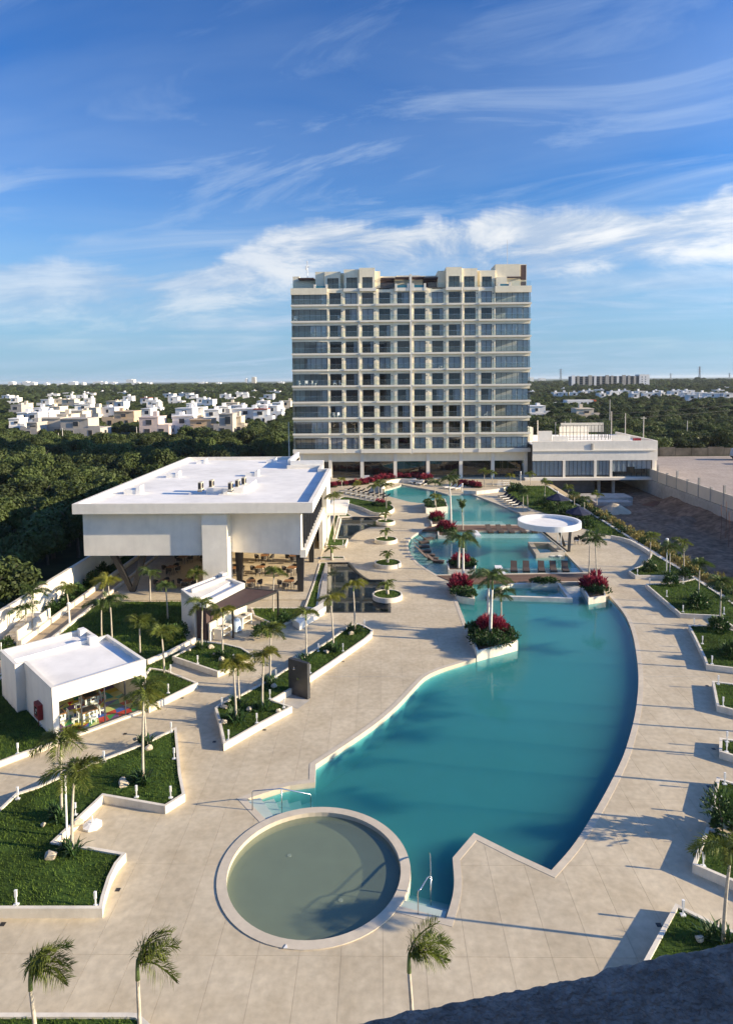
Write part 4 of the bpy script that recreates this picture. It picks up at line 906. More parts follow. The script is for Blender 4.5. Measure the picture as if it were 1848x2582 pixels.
jit=[[(gx[i]+(cr.uniform(-.14,.14) if 0<i<8 else 0),gy[j]+(cr.uniform(-.14,.14) if 0<j<8 else 0)) for j in range(9)] for i in range(9)]
for i in range(8):
    for j in range(8):
        q=[jit[i][j],jit[i+1][j],jit[i+1][j+1],jit[i][j+1]]
        if cr.random()<.35:
            pb('floor_tile','mat_colour_%d'%cr.randrange(8),lambda mb:mb.prism([q[0],q[1],q[2]],.09,.112),pf); pb('floor_tile','mat_colour_%d'%cr.randrange(8),lambda mb:mb.prism([q[0],q[2],q[3]],.09,.112),pf)
        else: pb('floor_tile','mat_colour_%d'%cr.randrange(8),lambda mb:mb.prism(q,.09,.112),pf)
def play_table(x,y,label):
    v=Matrix.Rotation(ROT,2)@Vector((x,y)); t=thing('play_table',label,'table',(v.x-17.75,v.y+34.82,.112),ROT)
    MB().box(-.45,.45,-.35,.35,.50,.56).build('tabletop','wood_table',t); MB().box(-.36,.36,-.26,.26,.561,.575).build('board','fabric_black',t)
    for sx in (-1,1):
        for sy in (-1,1): MB().box(sx*.36-.05,sx*.36+.05,sy*.27-.05,sy*.27+.05,0,.5).build('leg','white_paint',t)
    MB().box(-.4,.4,-.3,-.26,.12,.3).box(-.4,.4,.26,.3,.12,.3).build('rail','white_paint',t)
    for sx,sy in ((-1,0),(1,0),(0,-1),(0,1)):
        px,py=x+sx*.75,y+sy*.62; w=Matrix.Rotation(ROT,2)@Vector((px,py)); c=thing('play_chair','white plastic child chair at the '+label.split(' with')[0],'chair',(w.x-17.75,w.y+34.82,.112),ROT+math.atan2(-sx,sy)+math.pi,group='child chairs, '+label)
        MB().box(-.16,.16,-.16,.16,.24,.28).build('seat','white_paint',c); MB().box(-.16,.16,.13,.17,.28,.36).box(-.16,-.1,.13,.17,.36,.52).box(.1,.16,.13,.17,.36,.52).box(-.16,.16,.13,.17,.52,.58).build('backrest','white_paint',c)
        for a in (-1,1):
            for b in (-1,1): MB().box(a*.13-.025,a*.13+.025,b*.13-.025,b*.13+.025,0,.24).build('leg','white_paint',c)
play_table(.75,2.0,'dark-topped play table by the left glass pane with white legs'); play_table(2.25,1.2,'dark-topped play table in the middle of the playroom with white legs'); play_table(3.0,2.9,'dark-topped play table at the back of the playroom with white legs')
# red fire-hose cabinet on the side wall
v=Matrix.Rotation(ROT,2)@Vector((-.1,1.95)); fc=thing('fire_cabinet','red fire hose cabinet on the playroom side wall','cabinet',(v.x-17.75,v.y+34.82,0),ROT)
MB().box(-.24,0,-.38,.38,.75,1.62).build('case','red_paint',fc); d=MB().box(-.262,-.241,-.34,.34,.79,1.58).build('door','red_paint',fc)
MB().add([(-.268,-.22,.95),(-.268,.22,.95),(-.268,.22,1.45),(-.268,-.22,1.45)],[(0,3,2,1)]).build('window','dull_window',d)
MB().add([(-.272,-.13,1.22),(-.272,-.04,1.22),(-.272,-.04,1.36),(-.272,-.13,1.36)],[(0,3,2,1)]).add([(-.272,.0,1.05),(-.272,.12,1.05),(-.272,.06,1.17)],[(0,2,1)]).build('emblem','white_paint',d)
MB().tube([(-.1,.1,.75),(-.1,.1,.0)],.025,6).build('supply_pipe','rust',fc)
# ================================================================== kiosk with slatted pergola
kq=thing('kiosk','white wedge-shaped kiosk with stepped roof left of the pergola','building',(0,0,0))
KA=[(-15.9,52.0),(-14.14,49.5),(-13.05,48.9),(-11.1,53.55),(-13.85,56.0)]
MB().prism([KA[0],KA[1],(-13.2,51.6),(-12.2,55.0),KA[4]],-.02,2.95).build('body','stucco',kq)
MB().ring(KA,offset(KA,.22),2.55,3.05).build('parapet','stucco',kq); MB().sheet(offset(KA,.1),2.80).build('roof','roof_white',kq); MB().sheet(offset(KA,.05),2.56).build('soffit','stucco',kq)
MB().prism([(-15.0,51.6),(-14.8,51.35),(-12.75,55.2),(-12.95,55.4)],2.81,3.2).build('roof_step','stucco',kq); MB().prism([(-13.7,55.5),(-13.3,55.2),(-13.0,55.6),(-13.5,56.0)],2.81,3.32).build('roof_corner','stucco',kq)
MB().prism([(-14.0,49.6),(-13.15,49.1),(-12.7,51.3),(-13.15,51.55)],-.02,2.56).build('brown_reveal','brown_panel',kq)
MB().prism([(-13.0,49.05),(-12.85,48.95),(-10.95,53.4),(-11.1,53.55)],-.02,1.35).build('counter_wall','stucco_cream',kq)
pg=thing('pergola','dark slatted pergola sloping down from the kiosk','pergola')
c00=Vector((-12.95,48.75,2.55));c01=Vector((-11.05,53.6,2.55));c10=Vector((-11.25,49.6,2.2));c11=Vector((-8.45,53.9,2.2))
def beam(a,b,w,h,name='beam'):
    d=(b-a).normalized(); n=d.cross(Vector((0,0,1))).normalized()*w/2; z=Vector((0,0,h/2))
    vs=[p+s*n+q*z for p in (a,b) for s in (-1,1) for q in (-1,1)]
    MB().add(vs,[(0,1,3,2),(4,6,7,5),(0,4,5,1),(2,3,7,6),(0,2,6,4),(1,5,7,3)]).build(name,'black_metal' if name=='beam' else 'brown_panel',pg)
for a,b in ((c00,c01),(c10,c11),(c00,c10),(c01,c11)): beam(a,b,.10,.16)
for i in range(1,30): t=i/30; beam(c00.lerp(c01,t)+Vector((0,0,.03)),c10.lerp(c11,t)+Vector((0,0,.03)),.10,.05,'slat')
for p in (c10,c11): MB().box(p.x-.07,p.x+.07,p.y-.07,p.y+.07,-.02,p.z).build('post','black_metal',pg)
for i,(t0,t1,l) in enumerate(((.06,.34,'cream barbecue counter under the near end of the pergola'),(.62,.90,'cream barbecue counter under the far end of the pergola'))):
    a=Vector((-12.8,48.95)).lerp(Vector((-10.9,53.4)),t0); b=Vector((-12.8,48.95)).lerp(Vector((-10.9,53.4)),t1)
    c=thing('barbecue_counter',l,'counter'); MB().obox(a,b,.75,.78,.88,-.42).build('worktop','stucco_cream',c)
    for q in (a,b): d=(b-a).normalized(); s=q+d*(.08 if q is a else -.08); MB().obox(s-d*.07,s+d*.07,.7,-.02,.779,-.42).build('side','stucco_cream',c)
    MB().obox(a+(b-a)*.1,b-(b-a)*.1,.6,.30,.36,-.42).build('shelf','stucco_cream',c); MB().obox(a+(b-a)*.4,b-(b-a)*.4,.25,.88,.96,-.42).build('grill_plate','black_metal',c)
a=Vector((-12.8,48.95)).lerp(Vector((-10.9,53.4)),.48); cl=[]
n=16
for r,z in ((.05,1.02),(.34,1.0),(.42,.62),(.47,.12)):
    for k in range(n): an=2*math.pi*k/n; q=r*(1+.12*math.sin(k*2.6)*(1 if z<.9 else 0)); cl.append((a.x+.55+q*math.cos(an),a.y-.2+q*math.sin(an),z))
tag(MB().add(cl,[(j*n+k,j*n+(k+1)%n,(j+1)*n+(k+1)%n,(j+1)*n+k) for j in range(3) for k in range(n)]+[tuple(range(n))]).build('covered_grill','blue_cloth',smooth=True),'grill under a pale blue cloth between the two barbecue counters','grill')
tag(MB().prism(GP([(738,1561),(755,1572),(822,1530),(816,1518)],.55),-.02,.55).build('white_bench','stucco'),'long white bench block beside the nearer dark pond','bench')
# ================================================================== shower wall, canopy, rails
sw=thing('shower_wall','freestanding black stone shower wall at the planter edge','shower',(0,0,0))
MB().prism([(-5.78,40.55),(-4.50,39.72),(-4.36,39.92),(-5.62,40.75)],-.02,2.26).build('slab','slate',sw)
d=Vector((1.28,-.83)).normalized(); nn=Vector((-.83,-1.28)).normalized()*-1; nn=Vector((d.y,-d.x)); 
def swp(t,off): p=Vector((-5.78,40.55))+d*t+nn*off; return p
a=swp(.72,.0);b=swp(.72,.32); MB().tube([(a.x,a.y,1.95),(b.x,b.y,1.98),(b.x,b.y,1.9)],.02,6).cyl(b.x,b.y,1.86,1.9,.10,seg=14).build('shower_head','steel',sw)
a=swp(.78,.012); MB().obox(swp(.70,.015),swp(.86,.015),.03,1.05,1.2).build('valve_plate','steel',sw)
tag(MB().sheet([tuple(swp(.0,.02)),tuple(swp(1.7,.02)),tuple(swp(1.75,1.25)),tuple(swp(.0,1.25))],.004).build('shower_tray','concrete'),'darker square of paving in front of the shower wall','paving')
cn=thing('round_canopy','white disc canopy leaning on black raking legs beside the lounge pool','canopy',(19.25,75.2,0))
MB().lathe(0,0,[(.0,3.12),(3.2,3.12),(3.2,3.5),(3.5,3.5),(3.5,2.88),(3.3,2.86),(.0,2.86)],72).build('disc','white_paint',cn)
MB().add(*(lambda c:([(x,y,3.13) for x,y in c],[tuple(range(len(c)))]))(circle(0,0,3.19,64))).build('roof_top','roof_white',cn)
def leg(a,b,w=.16,m='black_metal',name='raking_leg'): MB().tube([a,b],[w,w],4).build(name,m,cn)
leg((1.9,-.6,0),(-1.6,.3,2.87),.2); leg((1.75,-.75,0),(-1.75,.15,2.87),.06,'white_paint','white_brace'); leg((2.1,-.5,0),(2.5,.3,2.87),.19); leg((2.3,1.9,0),(1.2,1.4,2.87),.19)
for x in (.95,1.35): leg((x,-.1,0),(x,-.1,2.87),.07,'white_paint','white_post')
# stainless handrails
def rail(name,label,paths,r=.025):
    t=thing(name,label,'handrail')
    for i,p in enumerate(paths): MB().tube(p,r,8).build('top_rail' if i==0 else 'stanchion','steel',t,smooth=True)
p0=G(637,2043); p1=G(711,2036,-.15); p2=G(784,2033,-.3)
rail('handrail','stainless handrail over the wide steps left of the wading pool',[[(p0[0],p0[1],0),(p0[0],p0[1],.84),(p0[0]+.03,p0[1],.90),(p0[0]+.10,p0[1],.92),(p1[0],p1[1],.76),(p2[0]-.02,p2[1],.28),(p2[0],p2[1],.2),(p2[0],p2[1],-.5)],[(p1[0],p1[1],-.6),(p1[0],p1[1],.75)]])
p0=G(1054,2305); p1=G(1086,2262,-.1); p2=G(1087,2225,-.3)
rail('handrail','stainless handrail curving over the narrow steps right of the wading pool',[smooth_open([(p0[0],p0[1],.0),(p0[0],p0[1],.5),(p0[0],p0[1],.86),(p0[0]+.12,p0[1]+.1,.92),(p1[0]-.15,p1[1]-.25,.86),(p1[0],p1[1]+.1,.72),(p2[0],p2[1]+.5,.45),(p2[0]-.02,p2[1]+.9,.25)],4),[(p1[0],p1[1],-.7),(p1[0],p1[1],.74)]])
# perimeter wall on the left
pw=thing('perimeter_wall','tall white boundary wall along the woodland on the left','wall',(-29.0,64,0))
for i in range(17): MB().box(-.12,.12,-34+i*4+.01,-34+i*4+3.99,-.1,2.2).build('panel','stucco',pw)
MB().box(-.17,.17,-34,34,2.2,2.28).build('cap','kerb',pw)
st=thing('garden_steps','white stepped bench structure between path and boundary wall','steps',(0,0,0))
for i in range(6): MB().box(-28.6,-27.1,48.2+i*.75,48.95+i*.75,-.02,1.05-.16*i if False else .25+.13*i).build('tread','kerb',st)
MB().box(-27.1,-26.98,48.0,53.0,-.02,1.2).build('side_wall','kerb',st)
# rough parapet of the balcony the photograph is taken from, and unseen building walls added to shade it
pa=[(-.085,1.95),( .35,2.28),(.75,2.42),(1.1,2.60),(1.6,2.90),(3.2,3.6),(3.2,.6),(-.3,.6)]
def parapet():
    # rough edge: crest line along the frame's lower right corner
    zt=17.98; nxp,nyp=320,110; V=[];Fc=[]
    def edge(x): # y of the outer edge along x
        return 1.405+ .58*(x-.0) if x>-.2 else 1.2
    for j in range(nyp+1):
        for i in range(nxp+1):
            x=-.75+3.2*i/nxp; t=j/nyp; e=edge_y(x); 
            if t<.55: y=.2+(e-.2)*(t/.55); z=zt
            else: y=e; z=zt-(t-.55)/.45*1.2
            w=Vector((x*9,y*9,t*6)); n1=mnoise.fractal(w,1.0,2.0,5); n2=mnoise.fractal(w*5.0,1.0,2.0,3); r=random.uniform(-1,1)
            a=.003*n1+.0012*n2+.0006*r
            if t<.55: z+=a
            else: y+=a
            if .45<t<.62: y+=.003*n1+.0015*n2+.0008*r; z+=.0015*n2
            V.append((x,y,z))
    for j in range(nyp):
        for i in range(nxp): a=j*(nxp+1)+i; Fc.append((a,a+1,a+nxp+2,a+nxp+1))
    return MB().add(V,Fc)
EDGE=[G(u,v,17.98) for u,v in ((700,2640),(890,2578),(1000,2548),(1100,2527),(1200,2507),(1290,2490),(1420,2468),(1490,2450),(1530,2430),(1600,2424),(1680,2398),(1760,2385),(1848,2370),(2000,2340),(2400,2280))]
EX=[p[0] for p in EDGE]; EYs=[p[1] for p in EDGE]
def edge_y(x): return float(np.interp(x,EX,EYs))
o=tag(parapet().build('balcony_parapet','parapet_rough' if 'parapet_rough' in M else 'concrete',smooth=True),'rough shaded concrete parapet cutting across the bottom right corner','parapet')
tw=thing('shading_building','unseen wall of the building the view is taken from, added to shade the parapet','building',(0,0,0))
MB().box(2.6,3.2,-8,3.6,0,34).box(-30,2.6,-8,-7.5,0,34).build('wall','stucco',tw); MB().box(-6,2.6,-7.5,.15,16.2,16.5).build('balcony_floor','concrete',tw)
MB().box(-6,2.6,-7.5,1.0,20.9,21.2).build('balcony_ceiling','concrete',tw)
# ================================================================== palms
def frond_mesh(name,L,rise,droop,m,n=26,leaf=.48,plume=True,seed=0,lw=.045,side=0.0):
    """rachis leaving the crown along +X, rising then drooping, with leaflets all round (foxtail) or in two rows"""
    r=random.Random(seed); mb=MB(); pts=[]
    N=10
    for i in range(N+1):
        t=i/N; pts.append(Vector((L*(t*math.cos(rise*(1-.35*t))),side*L*t*t,L*(math.sin(rise)*t-droop*t*t))))
    mb.tube(pts,[.028*(1-.8*i/N)+.004 for i in range(N+1)],4,False)
    def at(t):
        f=t*N; i=min(int(f),N-1); a=pts[i].lerp(pts[i+1],f-i); return a,(pts[i+1]-pts[i]).normalized()
    for k in range(n):
        t=.13+.87*(k+r.random()*.5)/n; p,d=at(min(t,.999)); up_=Vector((0,0,1)); s=d.cross(up_); s=s.normalized() if s.length>.01 else Vector((0,1,0)); u=s.cross(d)
        ll=leaf*(.40+.70*math.sin(math.pi*min(1,.12+.80*t)))*r.uniform(.85,1.15)
        for q in ((0,1,2,3) if plume else (0,1)):
            a={0:0.12,1:math.pi-.12,2:.95,3:math.pi-.95,4:-.6 if k%2 else math.pi+.6}[q]+r.uniform(-.3,.3)
            o=s*math.cos(a)+u*math.sin(a); dirv=(o*.86+d*.52).normalized(); tip=p+dirv*ll-Vector((0,0,1))*ll*ll*.85*r.uniform(.5,1.5)
            mid=p+dirv*ll*.5-Vector((0,0,1))*ll*ll*.14
            w=d.cross(dirv); w=w.normalized() if w.length>.01 else u; w=(w*.6+d*.5).normalized()*lw*.5
            mb.add([p,mid+w,tip,mid-w],[(0,1,2,3)])
    return mb.mesh(name,m)
FR={}
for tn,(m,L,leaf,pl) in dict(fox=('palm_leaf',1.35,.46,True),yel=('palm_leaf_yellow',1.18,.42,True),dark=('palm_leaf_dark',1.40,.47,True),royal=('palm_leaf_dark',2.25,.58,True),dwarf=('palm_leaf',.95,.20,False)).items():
    FR[tn]=[frond_mesh('frond',L*s,ri,dr,m,30 if tn!='royal' else 34,leaf,pl,seed=i+len(tn)*7,side=sd,lw=.042 if tn!='royal' else .05) for i,(ri,dr,s,sd) in enumerate(((1.22,.70,1.08,.10),(1.02,.80,1.0,-.12),(.75,.80,.95,.14),(1.40,.40,1.05,.0),(.40,.70,.80,-.14)))]
def palm(base,z0,h,kind,label,seed,n=8,wind=0.0,group='palms around the pools',lean=.0,tr=.065,up_only=False,scale=1.0):
    r=random.Random(seed); t=thing('palm_tree',label,'palm',(base[0],base[1],z0),0,group)
    lx,ly=r.uniform(-1,1)*.10*h*.5+lean,r.uniform(-1,1)*.05*h
    royal=kind=='royal'; path=[];rad=[]
    for i in range(7):
        s=i/6; path.append((lx*s*s,ly*s*s,-.12+(h+.12)*s)); rad.append((tr*(1.35-.45*s) if not royal else tr*(1.0+.35*math.sin(math.pi*min(1,s*1.1)))*(1-.25*s))*(1.25 if i==0 else 1))
    MB().tube(path,rad,8).build('trunk','royal_trunk' if royal else 'palm_trunk',t,smooth=True)
    top=Vector(path[-1]); sh=.55*scale if not royal else 1.0*scale
    MB().tube([top-Vector((0,0,.05)),top+Vector((0,0,sh*.5)),top+Vector((0,0,sh))],[rad[-1]*1.25,rad[-1]*1.05,rad[-1]*.55],8).build('crownshaft','palm_shaft',t,smooth=True)
    a0=r.uniform(0,6.28)
    for k in range(n):
        a=a0+k*2.39996
        if wind: a=math.atan2(math.sin(a)*(1-.55*wind),math.cos(a)*(1-.35*wind)+wind*.75)
        if up_only: v=3
        else: v=[0,1,2,1,4,2,0,1,2,3][k%10] if n>5 else [3,1,2,1,0,2][k%6]
        o=put('frond',FR[kind][v],t,top+Vector((0,0,sh*.82-.02*k)),a,scale*r.uniform(.68,1.16))
        o.rotation_euler=(r.uniform(-.25,.25),r.uniform(-.12,.12)-(.35 if up_only else 0),a)
    return t
def px_palm(b,c,z0,kind,label,seed,**k):
    p=G(b[0],b[1],z0); hgt=atY(c[0],c[1],p[1])[1]-z0
    return palm(p,z0,max(.6,hgt-.42),kind,label,seed,lean=0,**k),p
TUFT=[]
def tuft_mesh(seed,n=46,h=.75,m='shrub_leaf'):
    r=random.Random(seed); mb=MB()
    for i in range(n):
        a=r.uniform(0,6.28); e=r.uniform(.35,1.35); l=h*r.uniform(.6,1.15); b=Vector((r.uniform(-.18,.18),r.uniform(-.18,.18),0)); d=Vector((math.cos(a)*math.cos(e),math.sin(a)*math.cos(e),math.sin(e)))
        s=Vector((-math.sin(a),math.cos(a),0))*.028; m1=b+d*l*.55; tip=b+d*l-Vector((0,0,.22*l)); mb.add([b-s*.6,b+s*.6,m1+s,tip,m1-s],[(0,1,2,4),(4,2,3)])
    return mb.mesh('leaf_tuft',m)
TUFT=[tuft_mesh(i) for i in range(3)]
def rock_mesh(seed,r0=.3):
    r=random.Random(seed); bm=bmesh.new(); bmesh.ops.create_icosphere(bm,subdivisions=2,radius=r0)
    o=[Vector((r.uniform(-1,1),r.uniform(-1,1),r.uniform(-1,1))).normalized() for _ in range(7)]
    for v in bm.verts:
        for d in o:
            q=v.co.dot(d)-.62*r0
            if q>0: v.co-=d*q
        v.co*=r.uniform(.96,1.04); v.co.z*=.8; v.co.x*=1.15
    me=bpy.data.meshes.new('boulder'); bm.to_mesh(me); bm.free(); me.materials.append(M['rock']); return me
ROCKS=[rock_mesh(i) for i in range(4)]
def dress(p,z,phrase,seed,rocks=2,tuft=True,s=1.0):
    r=random.Random(seed)
    if tuft:
        o=put('grass_clump',TUFT[seed%3],None,(p[0]+.1,p[1]-.15,z-.03),r.uniform(0,6),s*r.uniform(.9,1.3)); tag(o,'grass clump below the '+phrase,'plant','grass clumps at palm feet')
        o=put('grass_clump',TUFT[(seed+1)%3],None,(p[0]-.35,p[1]+.2,z-.03),r.uniform(0,6),s*r.uniform(.7,1.0)); tag(o,'grass clump below the '+phrase,'plant','grass clumps at palm feet')
    for k in range(rocks):
        a=r.uniform(3.6,6.4) if k==0 else r.uniform(2.5,4.2); d=r.uniform(.45,.8)*s
        o=put('boulder',ROCKS[(seed+k)%4],None,(p[0]+d*math.cos(a)*1.2,p[1]+d*math.sin(a)*.8,z+.06),r.uniform(0,6),s*r.uniform(.45,.85)*(1 if k==0 else .7)); tag(o,'pale boulder below the '+phrase,'rock','boulders at palm feet')
PALMS=[ # base px, crown px, foot z, kind, phrase, fronds, wind, dressing
 ((112,2890),(118,2450),.32,'fox','windswept palm in the bottom left corner',6,1.3,0),
 ((364,2890),(350,2412),.32,'fox','second windswept palm along the bottom edge',6,1.3,0),
 ((1050,2890),(1046,2412),.05,'fox','palm rising behind the parapet below the wading pool',6,1.2,0),
 ((1822,2377),(1833,2145),.32,'fox','palm in the triangular planter at the bottom right',7,.3,1),
 ((183,2146),(189,1950),.32,'fox','palm nearest the zigzag notch of the large lawn',9,.6,1),
 ((157,2062),(172,1862),.32,'fox','palm with double crown in front of the playhouse',9,.5,1),
 ((362,1970),(360,1748),.32,'fox','bushy palm in front of the playhouse right corner',9,.3,1),
 ((369,1874),(366,1770),.32,'yel','smaller palm just behind the bushy one by the playhouse',7,.3,1),
 ((596,1815),(597,1672),.32,'yel','left palm at the near end of the long planter',9,.3,1),
 ((604,1780),(606,1684),.32,'fox','palm standing close behind the left one of the long planter',7,.3,1),
 ((662,1788),(659,1652),.32,'yel','palm left of the shower wall in the long planter',8,.3,1),
 ((682,1721),(683,1588),.32,'fox','palm directly behind the shower wall planter end',8,.2,1),
 ((773,1666),(771,1548),.32,'fox','palm just right of the shower wall',7,.2,1),
 ((841,1640),(840,1512),.32,'yel','slender palm in the middle of the long planter far half',6,.3,1),
 ((895,1592),(895,1474),.32,'yel','spreading palm at the far tip of the long planter',6,.3,1),
 ((510,1633),(507,1522),.32,'fox','palm at the left of the kiosk planter',7,.2,1),
 ((562,1655),(561,1542),.32,'yel','yellowish palm before the pergola',7,.3,1),
 ((415,1696),(415,1592),.32,'fox','bushy palm at the tip of the playhouse planter',9,.2,0),
 ((354,1646),(351,1568),.06,'fox','palm on the shaded lawn behind the playhouse roof corner',10,.1,0),
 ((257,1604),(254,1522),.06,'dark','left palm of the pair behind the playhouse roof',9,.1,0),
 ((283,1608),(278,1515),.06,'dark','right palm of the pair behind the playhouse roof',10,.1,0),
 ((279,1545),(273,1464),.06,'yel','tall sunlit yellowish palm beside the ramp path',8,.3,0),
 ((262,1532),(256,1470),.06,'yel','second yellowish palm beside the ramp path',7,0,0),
 ((178,1574),(172,1482),.06,'fox','palm in front of the bright boundary wall',9,.2,0),
 ((84,1602),(83,1494),.06,'dark','right palm of the two on the left garden steps',10,.1,0),
 ((67,1604),(62,1534),.06,'dark','left palm of the two on the left garden steps',8,.1,0),
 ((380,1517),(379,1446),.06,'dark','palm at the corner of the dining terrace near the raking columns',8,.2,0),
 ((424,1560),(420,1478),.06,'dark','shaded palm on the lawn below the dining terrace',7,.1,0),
 ((689,1541),(687,1442),.1,'fox','palm in front of the terrace tables behind the pergola',8,.1,0),
 ((497,1500),(496,1448),.1,'fox','low palm showing left of the kiosk roof',8,.1,0),
 ((843,1366),(838,1252),.25,'fox','tall slim palm beside the restaurant side wall',8,.3,0),
 ((862,1237),(861,1210),.02,'yel','leftmost little palm among the sunbeds',7,.2,0),
 ((899,1249),(905,1219),.02,'yel','little palm standing in the sunbed rows',7,.2,0),
 ((943.8,1268),(943.8,1227),.4,'fox','left palm of the boat-shaped bed',8,.2,0),
 ((955,1262),(955.6,1219),.4,'fox','middle palm of the boat-shaped bed',8,.2,0),
 ((974,1282),(979,1224),.4,'fox','right palm of the boat-shaped bed',8,.2,0),
 ((1096,1280),(1090,1217),.7,'dark','taller palm in the white box of the upper pool',9,.1,0),
 ((1100,1306),(1102,1254),.3,'fox','palm in the red shrub bed below the white pool box',9,.1,0),
 ((1137,1338),(1138,1217),.2,'royal','tallest thick-trunked palm between the pools',10,.1,0),
 ((1167,1336),(1164,1283),.05,'dark','closed upright palm beside the tallest one',8,0,0),
 ((1156,1432),(1157,1368),.25,'royal','left palm of the pair over the red lounge-pool planter',8,0,0),
 ((1167,1469),(1166,1368),.1,'royal','right palm of the pair over the red lounge-pool planter',9,0,0),
 ((1230,1585),(1231,1468),.42,'royal','left palm of the three on the pool island',8,0,0),
 ((1236,1606),(1234,1472),.42,'royal','front palm of the three on the pool island',8,0,0),
 ((1263,1580),(1261,1502),.42,'dark','right palm of the three on the pool island',9,0,0),
 ((1484,1445),(1486,1352),.05,'dark','left palm of the pair right of the round canopy',8,.2,0),
 ((1503,1479),(1501,1364),.3,'dark','right palm of the pair right of the round canopy',10,.3,0),
 ((1637,1424),(1636,1354),.32,'fox','palm beside the curved terrace wall',8,.3,1),
 ((1687.5,1452),(1688,1382),.32,'dark','palm beside the white lamp post',9,.3,1),
 ((1723,1441),(1723,1370),.1,'fox','palm at the back of the wide right planter',7,.3,0),
 ((1760,1512),(1757,1425),.32,'dark','tallest palm of the wide right planter',10,.5,1),
 ((1814,1572),(1815,1472),.32,'dark','palm at the near corner of the wide right planter',10,.3,1),
 ((1850,1642),(1850,1520),.32,'dark','palm cut by the right edge of the picture',10,.2,1),
 ((1372.5,1254),(1372.5,1216),.05,'fox','palm on the garden lawn in front of the annex',7,.2,0),
 ((1330,1288),(1331,1238),.05,'dark','right one of the two palms by the dark loungers',9,.1,0),
 ((1318,1288),(1318,1244),.05,'dark','left one of the two palms by the dark loungers',8,.1,0),
 ((1447,1274),(1448,1246),.05,'dark','low palm between the two navy parasols',8,.2,0),
 ((1432,1257),(1431,1229),.05,'fox','palm behind the farther navy parasol',8,.2,0),
 ((1472,1305),(1474,1258),.05,'dark','palm right of the nearer navy parasol',8,.2,0),
 ((1504,1271),(1504,1249),.05,'fox','small palm near the sand heap edge',7,.2,0),
 ((1337,1222),(1337,1196),.05,'fox','small palm at the corner of tower and annex',7,.2,0),
 ((1220.5,1227),(1219,1190),.05,'fox','left slim palm before the tower lobby glass',8,.2,0),
 ((1241,1224),(1244,1192),.05,'fox','right slim palm before the tower lobby glass',8,.2,0),
 ((1286,1227),(1286,1200),.05,'yel','short palm by the lobby railing',7,.2,0),
]
for i,(b,c,z0,kind,ph_,n,w,dr) in enumerate(PALMS):
    n=5 if i<3 else n
    t,p=px_palm(b,c,z0,kind,{'fox':'green ','yel':'yellow-green ','dark':'dark green ','royal':'white-trunked '}[kind]+ph_,100+i,n=n,wind=w,tr=.052 if kind!='royal' else .10,up_only=('closed upright' in ph_),scale=.86 if i<3 else (1.0 if i<6 else .95))
    if dr: dress(p,z0,ph_,i,s=1.2)
# palms just outside the frame on the right, whose shadows cross the promenade
for i,(x,y,h) in enumerate(((19.0,27.6,5.0),(19.6,30.6,5.4),(22.6,35.6,5.2),(21.8,33.0,5.2),(24.0,37.8,5.4),(26.0,43.6,5.5))):
    palm((x,y),.32,h,'fox','green palm of the promenade beyond the right edge',300+i,n=6,wind=.2,tr=.055,group='palms beyond the right edge')
# dwarf palms in the round planters and the little square bed
for i,(u,v) in enumerate(((972,1313),(973,1358),(977,1417),(977,1497),(837,1404))):
    p=G(u,v,.36); t=palm(p,.36 if i<4 else .15,.45 if i!=4 else .7,'dwarf',('green dwarf palm in the farthest round planter','green dwarf palm in the second farthest round planter','green dwarf palm in the third round planter','green dwarf palm in the nearest round planter','young palm in the little square bed by the terrace')[i],400+i,n=14,tr=.13,group='dwarf palms',scale=1.1)
# ================================================================== shrubs
def leafy(name,seed,n,rx,rz,leaf,m,lw=.35,upb=.4,z0=.0):
    r=np.random.default_rng(seed); 
    d=r.normal(size=(n,3)); d/=np.linalg.norm(d,axis=1)[:,None]; d[:,2]=np.abs(d[:,2]); rad=r.uniform(.35,1,n)**.6
    lump=1+.25*np.sin(d[:,0]*5+seed)*np.cos(d[:,1]*4+seed*2)
    c=d*rad[:,None]*lump[:,None]*np.array([rx,rx,rz]); c[:,2]+=z0
    a=d+r.normal(size=(n,3))*.5; a[:,2]+=upb; a/=np.linalg.norm(a,axis=1)[:,None]
    s=np.cross(a,r.normal(size=(n,3))); s/=np.linalg.norm(s,axis=1)[:,None]
    l=leaf*r.uniform(.6,1.3,n)[:,None]; w=s*l*lw*.5
    V=np.stack([c,c+a*l*.5+w,c+a*l,c+a*l*.5-w],1).reshape(-1,3); return fast_mesh(name,V,np.arange(4*n).reshape(n,4),m)
RED=[leafy('red_leaves',i,190,.40,.66,.44,'red_leaf',.22,1.1,.12) for i in range(3)]
GRN=[leafy('green_leaves',10+i,200,.55,.45,.22,'shrub_leaf',.5,.5,.0) for i in range(3)]
YEL=[leafy('yellow_leaves',20+i,130,.42,.75,.22,'yellow_leaf',.4,.8,.0) for i in range(3)]
SHR=[leafy('shrub_leaves',30+i,420,.75,1.15,.30,'shrub_leaf',.5,.5,.0) for i in range(3)]
STEM=MB().tube([(0,0,-.2),(.02,0,.3),(0,.02,.6)],[.03,.025,.015],5).mesh('stem','bark')
def shrub(kind,x,y,z,s,label,group,i):
    if kind=='red':
        t=thing('red_shrub',label,'shrub',(x,y,z),i*1.3,group); put('red_leaves',RED[i%3],t,(0,0,0),0,s); put('green_leaves',GRN[i%3],t,(0,0,-.05),.5,s*.9); put('stem',STEM,t,(0,0,0),0,s)
    else:
        t=thing('green_shrub' if kind!='yel' else 'hedge_plant',label,'shrub' if kind!='yel' else 'plant',(x,y,z),i*1.3,group); put('leaves',{'grn':GRN,'yel':YEL,'shr':SHR}[kind][i%3],t,(0,0,0),0,s); put('stem',STEM,t,(0,0,0),0,s)
    return t
